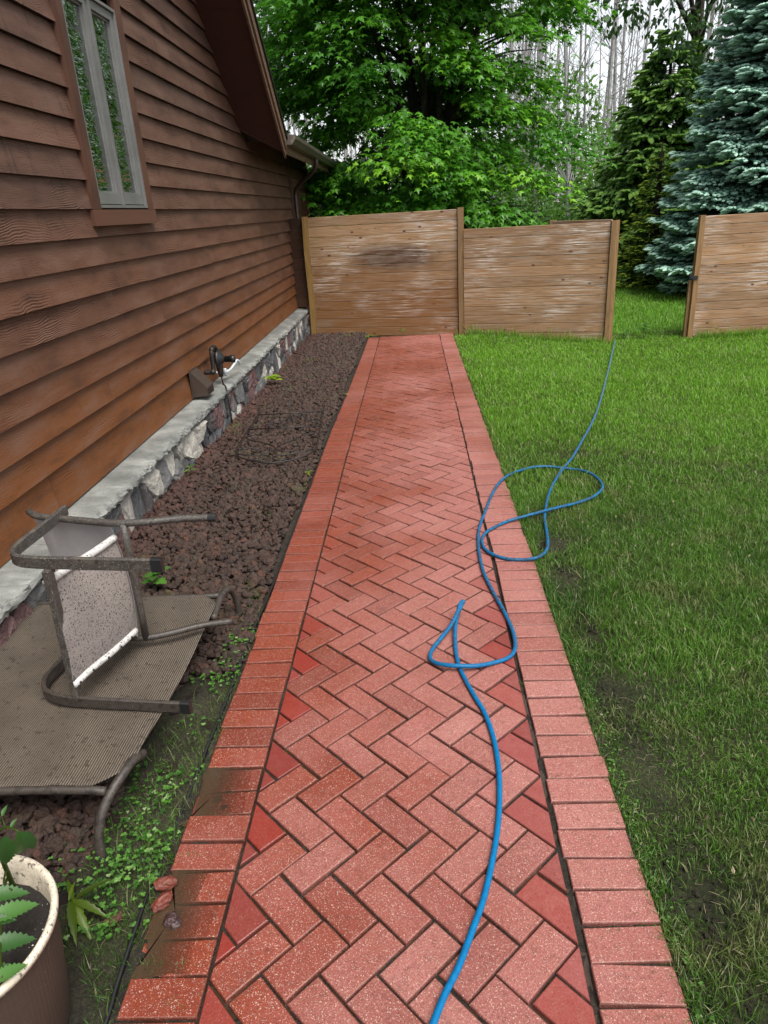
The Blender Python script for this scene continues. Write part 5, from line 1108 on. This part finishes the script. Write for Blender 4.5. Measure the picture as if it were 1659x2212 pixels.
dt = thing('broadleaf_tree', (7.2, 21.5, -.3), 'dark broadleaf tree with hanging leaves at the top between maple and spruce', 'tree')
DX, DY = 7.2, 19.0
st = [([(DX, DY+2, -.4), (DX-.1, DY+1.8, 3.), (DX-.3, DY+1.2, 6.), (DX-.6, DY+1., 9.)], [.2, .16, .11, .03])]; bl = []
for k, (x_, y_, z_) in enumerate([(3.6, 17.2, 5.6), (4.3, 17.4, 5.2), (5.0, 17.6, 5.4), (5.6, 17.8, 4.9), (6.2, 18., 4.6), (6.8, 18.2, 4.5), (5.7, 18., 5.9), (4.6, 17.8, 6.3), (6.9, 18.4, 5.6), (6.6, 18., 3.9), (3.1, 17.2, 6.0)]):
    st.append(([(DX-.2, DY+1.4, min(z_, 5.)), ((x_+DX)/2, (y_+DY+1.2)/2, z_+.5), (x_, y_, z_+.1)], [.06, .035, .008])); bl.append((x_, y_, z_, .66, .6, .46))
tree_wood(dt, (0, 0, 0), st, M['bark']); leafmass(dt, 'crown', M['broad'], bl, .115, 900, 61, 1.2, .25)
def shrub(name, x, y, blobs, mat, leaf, n, seed, label, cat='shrub', hang=.3):
    t_ = thing(name, (x, y, -.3), label, cat); mb = MB()
    for b in blobs[:4]: tube(mb, [(x, y, -.35), ((x+b[0])/2, (y+b[1])/2, b[2]*.45), (b[0], b[1], b[2])], [.03, .02, .006], 6, 3)
    mb.build('stem', M['bark'], t_); leafmass(t_, 'foliage', mat, blobs, leaf, n, seed, hang); return t_
shrub('leafy_shrub', 3.3, 19.2, [(3.2, 19.2, .9, .8, .7, .9), (3.7, 19.4, .6, .7, .6, .7), (2.7, 19., .7, .6, .6, .8)], M['shrub'], .085, 1500, 71, 'pale green shrub above the lower fence panel')
shrub('leafy_shrub', 1.6, 19.8, [(1.5, 19.8, .9, .9, .8, 1.1), (2.1, 20., 1.3, .8, .7, 1.2), (.9, 19.8, .7, .7, .7, .9)], M['hemlock'], .09, 1400, 72, 'dark green shrub under the right side of the maple')
shrub('leafy_shrub', 4.6, 21.0, [(4.4, 21., .2, .7, .6, .7), (5., 21.2, .3, .7, .6, .8), (4.6, 21.1, .9, .6, .6, .7)], M['broad'], .10, 1400, 73, 'dark shrub at the woods edge seen through the gate gap')
shrub('leafy_shrub', -2.4, 18.5, [(-2.4, 18.5, .9, 1.1, .9, 1.1), (-1.4, 18.6, .8, .9, .8, 1.), (-3.4, 18.4, 1.2, 1., .9, 1.2)], M['maple'], .11, 1300, 74, 'green shrub by the lantern left of the maple')
shrub('leafy_shrub', 2.6, 22.6, [(2.6, 22.6, 1.3, .9, .8, 1.3), (3.3, 22.8, 1.6, .8, .8, 1.2), (3.9, 22.6, 1.1, .8, .8, 1.2)], M['shrub'], .10, 1300, 75, 'taller bright shrub behind the pale one at the woods edge')
# undergrowth of the wood: one loose mass
ug = []; r_ = np.random.default_rng(81)
for k in range(120):
    x_ = r_.uniform(-16, 24); y_ = r_.uniform(24, 36); h_ = r_.uniform(.8, 2.6)*(1+.5*(y_-24)/12)*(1.35 if 1.5 < x_ < 9 else 1.); ug.append((x_, y_, h_*.6-.3, r_.uniform(.9, 1.8), r_.uniform(.8, 1.4), h_))
tag(leafmass(None, 'undergrowth', M['shrub'], ug, .20, 420, 82, .3, .05), kind='stuff')
# --- bare trees of the wood
def bare_mesh(seed, H_, lean=.3):
    r_ = np.random.default_rng(seed); mb = MB(); rad = r_.uniform(.05, .085); x = np.cumsum(np.r_[0, r_.normal(0, lean*.35, 5)]); y = np.cumsum(np.r_[0, r_.normal(0, lean*.35, 5)]); P = np.c_[x, y, np.linspace(-.4, H_, 6)]; Q = cat_rom(P, 4)
    mb.add(*sweep(Q, circ(6, rad), scale=np.linspace(1.1, .12, len(Q))))
    for k in range(52):
        t_ = r_.uniform(.12, .97); p = Q[int(t_*(len(Q)-1))]; a = r_.uniform(0, 6.28); L_ = r_.uniform(.4, 2.4)*(1.05-t_*.7); el = r_.uniform(.2, 1.3)
        q1 = p+np.array([cos(a)*L_*.5, sin(a)*L_*.5, L_*el*.45]); q2 = p+np.array([cos(a)*L_*.9, sin(a)*L_*.9, L_*el]); mb.add(*sweep(np.array([p, q1, q2]), circ(3, 1), scale=[.018*(1.2-t_), .012, .004], cap=False))
        for j in range(2):
            b = a+r_.normal(0, .8); s_ = q1 if j else (q1+q2)/2; e = s_+np.array([cos(b)*L_*.3, sin(b)*L_*.3, L_*.3]); mb.add(*sweep(np.array([s_, (s_+e)/2, e]), circ(3, 1), scale=[.009, .006, .003], cap=False))
    return mb
protos = []
for k in range(6):
    o = bare_mesh(200+k, R.uniform(13, 17)).build('bare_tree', M['greybark']); protos.append(o)
spots = []
for k in range(200):
    y_ = 30+45*R.random()**.9; x_ = R.uniform(-.32, .62)*y_*1.0; spots.append((x_, y_))
spots = [(5.1, 25.2), (4.4, 27.0), (6.0, 27.6)] + spots
BL_ = 'bare grey leafless tree in the wood behind the garden'
for i, (x_, y_) in enumerate(spots):
    if i < 6: o = protos[i]
    else: o = protos[i % 6].copy(); COL.objects.link(o)
    o.location = (x_, y_, 0); o.rotation_euler = (R.gauss(0, .03), R.gauss(0, .03), R.uniform(0, 6.28)); s_ = R.uniform(.85, 1.25); o.scale = (s_, s_, s_)
    tag(o, BL_, 'tree', 'bare trees in the wood')
